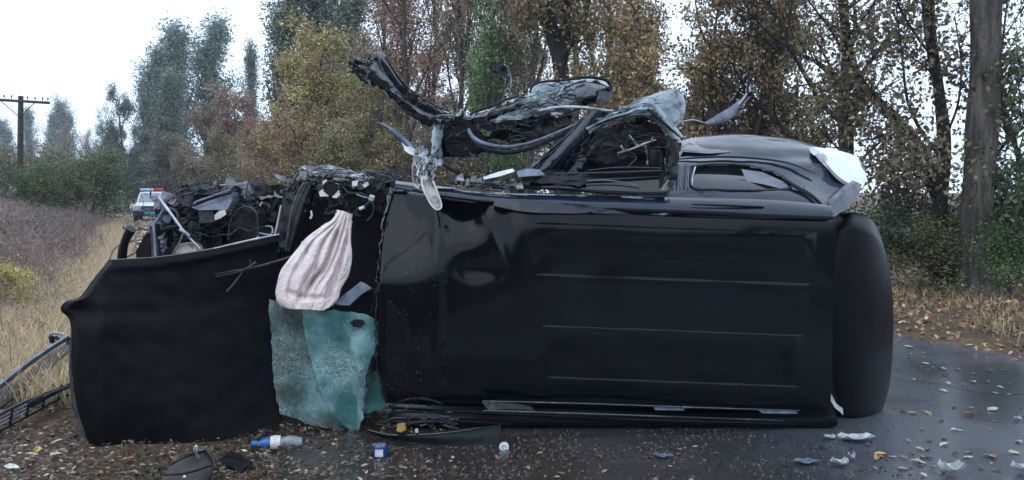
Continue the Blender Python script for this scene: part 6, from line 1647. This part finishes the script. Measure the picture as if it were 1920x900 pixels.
tree('poplar', 1, 52, 165, 'faint far poplar just behind the utility pole', (.12, .15, .135), 1.3, .95, top=205, wd=22)
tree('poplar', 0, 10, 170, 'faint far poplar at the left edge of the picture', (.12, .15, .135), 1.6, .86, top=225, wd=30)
tree('bushy', 0, 240, 72, 'dark blue green tree at the end of the track', (.05, .075, .055), .95, .92, name='broadleaf_tree', top=165, wd=56)
tree('bushy', 1, 268, 84, 'second dark tree closing the track behind the police car', (.045, .07, .055), .9, .95, name='broadleaf_tree', top=175, wd=56)
tree('bushy', 2, 215, 88, 'pale dark tree left of the end of the track', (.06, .085, .07), .8, .9, name='broadleaf_tree', top=220, wd=60)
tree('bushy', 1, 322, 72, 'brownish bush right of the police car', (.10, .085, .06), .7, .42, name='broadleaf_tree', top=250, wd=90)
tree('bushy', 0, 372, 62, 'dusty brown tree left of the yellow green one', (.14, .105, .07), .75, .80, name='broadleaf_tree', top=190, wd=100)
tree('bushy', 2, 425, 60, 'small yellow green tree in front of the dusty brown ones', (.13, .12, .05), .68, .62, name='broadleaf_tree', top=230, wd=80)
tree('bushy', 1, 445, 64, 'reddish brown tree left of the yellow olive mass', (.17, .105, .075), .75, .86, name='broadleaf_tree', top=172, wd=100)
tree('bushy', 2, 490, 56, 'rust brown low tree behind the engine bay', (.17, .095, .06), .72, .70, name='broadleaf_tree', top=215, wd=90)
tree('thin', 0, 160, 60, 'nearly bare whitish branched tree above the left hedge', (.16, .12, .09), .5, .50)
tree('thin', 1, 120, 64, 'bare twiggy tree above the left hedge, nearer the pole', (.15, .12, .09), .45, .52)
# the belt beside the road
tree('poplar', 0, 548, 52, 'tall grey green poplar left of the belt with its top out of view', (.085, .105, .075), 1.0, 1.02, top=-40, wd=70)
tree('poplar', 1, 612, 54, 'tall grey green poplar second from the left in the belt', (.08, .10, .07), 1.05, 1.12, top=-60, wd=80)
tree('poplar', 0, 668, 50, 'tall grey green poplar behind the horn of torn metal', (.085, .10, .07), .95, 1.1, top=-60, wd=80)
tree('bushy', 0, 540, 42, 'yellow olive tree at the left end of the dense belt', (.21, .165, .06), 1.0, .92, top=70, wd=130)
tree('bushy', 1, 600, 40, 'rounded olive yellow tree above the airbag', (.19, .155, .055), .98, .95, top=60, wd=130)
tree('bushy', 2, 575, 34, 'low rusty olive tree right behind the engine bay', (.17, .11, .055), .75, .55, top=190, wd=130)
tree('bushy', 0, 672, 33, 'green olive tree behind the horn of torn metal', (.15, .14, .05), .88, .80, top=110, wd=130)
tree('bushy', 1, 720, 29, 'olive brown tree behind the torn blade', (.15, .12, .055), .7, .62)
tree('thin', 0, 700, 31, 'slender grey tree with few leaves above the torn horn', (.17, .13, .085), 1.0, 1.0)
tree('thin', 1, 742, 30, 'slender greyish tree right above the torn horn', (.18, .12, .08), 1.0, 1.0)
tree('thin', 2, 775, 28, 'reddish leaved slender tree right of the torn horn', (.20, .115, .08), 1.0, 1.0)
tree('thin', 0, 812, 29, 'red brown slender tree with sky showing through', (.21, .11, .075), 1.0, 1.0)
tree('thin', 1, 848, 27, 'grey slender tree left of the green crowned one', (.16, .12, .08), 1.0, 1.0)
tree('bushy', 1, 800, 33, 'low rust brown bush tree behind the draped metal', (.17, .105, .06), .6, .42)
tree('bushy', 1, 912, 25, 'green crowned tree behind the small torn flap', (.075, .115, .045), .6, .9, top=-60, wd=95)
tree('thin', 2, 940, 26, 'slender dark tree right of the green crowned one', (.12, .11, .06), 1.0, 1.0)
tree('bushy', 2, 900, 28, 'low olive brown tree under the green crown', (.12, .095, .05), .6, .42)
tree('thin', 1, 985, 24, 'slender dark tree left of the forked trunk', (.13, .10, .06), 1.0, .9)
tree('bushy', 0, 985, 27, 'olive brown low tree behind the crushed door', (.12, .09, .05), .6, .45)
tree('thin', 2, 890, 40, 'thin bare tree deep behind the green crown', (.14, .11, .08), .9, 1.1)
tree('thin', 0, 960, 42, 'thin bare tree deep in the belt left of the fork', (.14, .11, .08), .9, 1.1)
tree('bushy', 0, 735, 44, 'soft olive brown tree deep in the belt behind the torn horn', (.13, .105, .065), 1, top=70, wd=120)
tree('bushy', 1, 815, 42, 'soft brown tree deep in the belt, its crown between slender trunks', (.14, .105, .075), 1, top=85, wd=120)
tree('bushy', 2, 885, 40, 'soft green brown tree deep behind the small torn flap', (.10, .105, .06), 1, top=60, wd=120)
tree('bushy', 0, 965, 38, 'soft olive tree deep in the belt left of the forked trunk', (.11, .10, .06), 1, top=90, wd=100)
tree('bushy', 1, 1130, 34, 'soft olive brown tree deep in the belt right of the forked trunk', (.12, .10, .06), 1, top=50, wd=110)
tree('bushy', 2, 1150, 20, 'orange brown tree right of the forked trunk', (.15, .115, .055), .66, .66)
tree('bushy', 0, 1235, 19, 'orange yellow dense tree above the crushed door end', (.17, .125, .055), .70, .74)
tree('bushy', 1, 1325, 18, 'rust and olive dense tree above the quarter window', (.15, .11, .055), .68, .72)
tree('bushy', 2, 1410, 17.5, 'tall olive brown dense tree over the rear of the wreck', (.13, .095, .045), .6, .80)
tree('bushy', 0, 1490, 18, 'brown leaved dense tree left of the leaning trunk', (.12, .085, .045), .60, .66)
tree('thin', 1, 1120, 24, 'slim tree standing right of the fork', (.16, .11, .06), 1.0, .9)
tree('sparse', 0, 1570, 16, 'sparse dark branched tree right of the dense belt', (.11, .085, .05), .80, .88)
tree('sparse', 1, 1905, 15, 'dark twigged tree right of the big trunk', (.07, .075, .045), .66, .8)
# shrubs along the right verge
tree('shrub', 0, 1660, 13.2, 'dark green shrub right behind the tail door', DGN, .8, .62)
tree('shrub', 1, 1720, 12.9, 'yellow green low shrub left of the two trunks', (.085, .085, .03), .8, .55)
tree('shrub', 2, 1748, 13.9, 'dark shrub at the foot of the thinner trunk', DGN, .5, .55)
tree('shrub', 0, 1905, 12.3, 'green leafy shrub just right of the big trunk foot', (.055, .09, .03), .55, .55)
tree('shrub', 1, 1960, 12.6, 'large dark green shrub at the right edge', (.04, .065, .028), 1.0, .85)
tree('shrub', 0, 1545, 17.5, 'olive shrub low behind the bumper corner', (.08, .07, .035), 1.2, .8)
for k, (px, Y, s, c_, lb) in enumerate(((1440, 19, 1.5, (.08, .07, .04), 'undergrowth shrub behind the quarter window'), (1340, 20, 1.4, (.10, .08, .04), 'undergrowth shrub behind the blade of trim'),
        (1180, 22, 1.5, (.10, .08, .04), 'undergrowth shrub behind the crushed door'), (1040, 25, 1.6, (.10, .085, .045), 'undergrowth shrub behind the arch of trim'),
        (930, 26, 1.6, (.11, .09, .045), 'undergrowth shrub seen through the torn doors'), (840, 28, 1.6, (.12, .095, .05), 'olive undergrowth shrub under the draped metal'),
        (760, 30, 1.7, (.12, .10, .05), 'olive undergrowth shrub left of the hanging metal'), (680, 34, 1.8, (.13, .11, .05), 'olive undergrowth shrub above the crumpled cabin front'),
        (610, 37, 1.8, (.14, .11, .055), 'undergrowth shrub above the airbag'), (540, 43, 2.0, (.14, .10, .06), 'undergrowth shrub behind the torn pillar'), (470, 50, 2.0, (.13, .10, .06), 'undergrowth shrub right behind the engine bay'))):
    tree('shrub', k, px, Y, lb, c_, s, s * .95)
for k, (px, Y, lb) in enumerate(((232, 78, 'dark blue green bush closing the left side of the far track'), (262, 82, 'dark bush directly behind the police car'), (300, 76, 'dark bush right behind the police car roof'), (345, 70, 'brown green bush right of the police car'), (395, 64, 'dusty bush under the brown trees'))):
    tree('shrub', k, px, Y, lb, (.045, .065, .05) if k < 3 else (.10, .09, .055), 1, top=298 + 6 * (k % 3), wd=70)
# hedge row left of the track
for k, (px, Y, s, c_, lb) in enumerate(((-30, 33, 1.35, (.06, .085, .04), 'dark green bush at the left edge of the hedge'), (30, 34, 1.30, (.06, .08, .035), 'dark green bush below the utility pole'),
        (75, 36, 1.35, (.07, .085, .04), 'green bush right of the pole foot'), (125, 37, 1.55, (.085, .095, .045), 'yellowish green bush in the middle of the hedge'),
        (165, 40, 1.75, (.06, .08, .04), 'deep green bush near the right end of the hedge'), (196, 45, 1.8, (.055, .08, .045), 'last green bush of the hedge beside the track'),
        (60, 46, 1.9, (.12, .11, .07), 'pale brownish bush behind the hedge'), (140, 50, 2.1, (.14, .12, .08), 'tall pale brown bush rising over the hedge'), (0, 48, 1.8, (.10, .10, .07), 'pale bush behind the left end of the hedge'))):
    tree('shrub', k, px, Y, lb, c_, s, s * .86, name='hedge_bush')
tree('shrub', 0, 14, 10.6, 'small bright yellow green shrub among the brown weeds', (.30, .27, .06), .40, .32)

# ---- the big hand-placed trunks on the right and the fork in the middle
def hand_tree(name, trunk_pts, rad, limbs, label, bark, crown=None, col=OLV, sides=16, seed=1, nleaf=9000, twigs=6, lsize=.042, sig=.17, twl=.9):
    rs_ = np.random.RandomState(seed)
    b0 = P(*trunk_pts[0]); z0 = gz(b0.x, b0.y)
    root = thing(name, (b0.x, b0.y, z0), label, 'tree')
    w_ = [P(*p) for p in trunk_pts]; w_[0].z = z0 - .1
    q = resample(w_, 40)
    rr = [np.interp(i / 40, np.linspace(0, 1, len(rad)), rad) for i in range(41)]
    mb = MB(); mb.tube(q, rr, sides, cap=True)
    for v in mb.v:
        n_ = noise.noise(Vector((v.x * 7, v.y * 7, v.z * .8))) * .028 + noise.noise(v * 1.2) * .03
        ax_ = min(q, key=lambda a: abs(a.z - v.z)); d = (v - ax_); d.z = 0
        if d.length > 1e-4: v += d.normalized() * n_ * min(1, rad[0] / .2)
    mb.build('trunk', M[bark], root)
    tips = []; tb = MB()
    for li, (pts, r0, r1) in enumerate(limbs):
        w_ = resample([P(*p) for p in pts], 18)
        lm_ = MB(); lm_.tube(w_, [r0 + (r1 - r0) * i / 18 for i in range(19)], 8); lm_.build('limb', M[bark], root)
        for k in range(twigs):
            i = rs_.randint(4, 18); p = np.array(w_[i]); d = rs_.normal(size=3); d[2] += .3; d[1] *= .8; d /= np.linalg.norm(d)
            L_ = rs_.uniform(.4, 1.0) * twl; pts_ = [p]
            for s_ in range(5):
                d = d + rs_.normal(size=3) * .22; d /= np.linalg.norm(d); pts_.append(pts_[-1] + d * L_ / 5); tips.append(pts_[-1])
            tb.tube([Vector(x) for x in pts_], [r1 * .8, r1 * .6, r1 * .5, r1 * .4, .004, .003], 4)
            for _ in range(3):
                p2 = pts_[rs_.randint(2, 6)]; d2 = d + rs_.normal(size=3) * .8; d2 /= np.linalg.norm(d2)
                e = p2 + d2 * L_ * .5; tips += [p2 * .5 + e * .5, e]; tb.tube([Vector(p2), Vector(e)], [.006, .003], 3)
    if tb.v: tb.build('twigs', M['bark'], root)
    if tips and nleaf:
        me = crown_from('crown', np.array(tips) - np.array(root.location), nleaf, sig, lsize, rs_, bare=.3)
        o = put('crown', me, parent=root, color=[q * BR for q in col])
    return root
hand_tree('large_tree', [(1832, 566, 12.6), (1830, 450, 12.6), (1838, 300, 12.6), (1846, 140, 12.6), (1850, 0, 12.6), (1856, -160, 12.6), (1850, -420, 12.6)], [.31, .225, .22, .21, .20, .18, .10],
          [([(1852, 10, 12.6), (1885, 0, 12.5), (1910, -25, 12.4), (1950, -70, 12.3)], .06, .02), ([(1868, 240, 12.7), (1890, 180, 12.6), (1930, 130, 12.5)], .03, .01),
           ([(1862, 300, 12.7), (1890, 262, 12.6), (1925, 235, 12.5), (1960, 215, 12.4)], .03, .01), ([(1866, 160, 12.6), (1900, 110, 12.5), (1940, 105, 12.4)], .025, .01),
           ([(1860, 420, 12.5), (1890, 380, 12.3), (1930, 340, 12.2)], .02, .008)], 'thick grey trunk standing at the far verge near the right edge', 'bark_g', col=(.06, .07, .035), seed=3, nleaf=2600, sides=22, twigs=7)
hand_tree('dark_tree', [(1757, 528, 13.0), (1762, 420, 13.0), (1770, 280, 13.0), (1762, 180, 13.0), (1748, 90, 13.0), (1740, 0, 13.0), (1736, -150, 13.0)], [.12, .095, .09, .085, .08, .075, .04],
          [([(1752, 110, 13), (1720, 70, 12.9), (1690, 20, 12.8), (1670, -30, 12.8)], .025, .01), ([(1768, 300, 13), (1730, 250, 12.9), (1702, 190, 12.8), (1692, 110, 12.8), (1680, 10, 12.8)], .03, .01),
           ([(1770, 260, 13), (1795, 200, 12.9), (1802, 120, 12.8), (1790, 30, 12.7)], .02, .008), ([(1766, 200, 13), (1740, 130, 13.2), (1650, 80, 13.3), (1600, 70, 13.4)], .02, .008),
           ([(1760, 380, 13), (1720, 330, 12.8), (1670, 320, 12.7)], .02, .008)], 'dark slim trunk left of the thick grey trunk', 'bark', col=(.085, .07, .04), seed=5, nleaf=4000, twigs=8)
hand_tree('leaning_tree', [(1790, 545, 14.2), (1770, 420, 14.2), (1735, 300, 14.0), (1690, 235, 14.0), (1635, 180, 14.0), (1603, 135, 14.0), (1588, 70, 14.0), (1578, 0, 14.0), (1570, -120, 14)], [.12, .11, .10, .10, .095, .08, .075, .07, .04],
          [([(1600, 130, 14), (1560, 60, 13.9), (1530, 20, 13.8), (1500, -20, 13.8)], .03, .01), ([(1640, 184, 14), (1590, 190, 13.8), (1545, 170, 13.7), (1510, 165, 13.7)], .025, .008),
           ([(1690, 235, 14), (1640, 260, 13.8), (1590, 262, 13.7)], .025, .008), ([(1588, 70, 14), (1630, 20, 13.9), (1660, -30, 13.9)], .025, .01), ([(1735, 300, 14), (1690, 330, 13.8), (1640, 390, 13.7)], .025, .008),
           ([(1720, 280, 14), (1725, 330, 13.8), (1700, 400, 13.7)], .02, .008)], 'dark leaning trunk bending up to the left over the wreck rear', 'bark', col=(.095, .075, .04), seed=8, nleaf=6000, twigs=9)
hand_tree('forked_tree', [(1058, 330, 19), (1055, 220, 19), (1052, 130, 19), (1040, 80, 19), (1020, 0, 19), (1008, -120, 19)], [.26, .22, .20, .19, .15, .08],
          [([(1050, 130, 19), (1060, 70, 19), (1062, 0, 19), (1060, -90, 19)], .15, .06), ([(1052, 110, 18.9), (1090, 50, 18.8), (1110, -20, 18.8)], .07, .03), ([(1036, 70, 19), (1010, 30, 18.9), (985, -20, 18.9)], .07, .03),
           ([(1025, 20, 19), (1050, -20, 18.9)], .04, .02)], 'dark forked trunk rising above the crushed door', 'bark', col=(.12, .09, .045), seed=11, nleaf=7000, twigs=6)
hand_tree('pale_dead_trunk', [(1080, 320, 21), (1078, 200, 21), (1080, 120, 21), (1076, 60, 21)], [.13, .12, .11, .06], [], 'pale broken trunk right behind the forked one', 'bark_g', nleaf=0, seed=13)
# unseen trees behind the camera, flattened to steer what the wet roof mirrors
for k, (x, y, s) in enumerate(((-14, -9, .9), (-9, -10, .8), (-5, -11.5, .9), (-1, -11, .9), (3.5, -12, .95), (7.5, -11, .85), (11, -12, .9), (16, -10, .9))):
    wm, cm = T['bushy'][k % 3]
    r_ = bpy.data.objects.new('unseen_tree', None); COL.objects.link(r_); r_.location = (x, y, 0); r_.scale = (s, s, s * .38)
    tag(r_, 'unseen olive brown tree behind the viewer, sized for the roof reflections', 'tree', 'unseen trees behind the viewer')
    for nm, me, cc in (('trunk', wm, (1, 1, 1)), ('crown', cm, (.10, .09, .045))):
        o = bpy.data.objects.new(nm, me); COL.objects.link(o); o.parent = r_; o.color = (*cc, 1)

for k, (x, y) in enumerate(((-12, -8), (-9, -8.5), (-6, -9), (-3, -9), (0, -9.3), (3, -9), (6, -9), (9, -9), (12, -8.5), (15, -8))):  # unseen bushes added to close the sky band mirrored in the roof
    wm, cm = T['shrub'][k % 3]
    r_ = bpy.data.objects.new('shrub', None); COL.objects.link(r_); r_.location = (x, y, 0); r_.scale = (1.6, 1.4, 1.1); r_.rotation_euler.z = k
    tag(r_, 'unseen olive green bush added behind the viewer for the roof reflections', 'shrub', 'unseen bushes added behind the viewer')
    for nm, me, cc in (('trunk', wm, (1, 1, 1)), ('crown', cm, (.08, .09, .04))):
        o = bpy.data.objects.new(nm, me); COL.objects.link(o); o.parent = r_; o.color = (*cc, 1)

# ================================================================== HAZE
HAZE = True
if HAZE:
    mb = MB(); mb.box((-15, 80, 19), (230, 230, 40))
    hm = bpy.data.materials.new('damp_air'); hm.use_nodes = True; n = hm.node_tree; n.nodes.clear()
    pv = n.nodes.new('ShaderNodeVolumePrincipled'); pv.inputs['Density'].default_value = .0007; pv.inputs['Color'].default_value = (.86, .93, 1.0, 1); pv.inputs['Anisotropy'].default_value = .2
    ou = n.nodes.new('ShaderNodeOutputMaterial'); n.links.new(pv.outputs[0], ou.inputs['Volume'])
    hz = mb.build('haze', hm, None, smooth=False); tag(hz, kind='stuff')
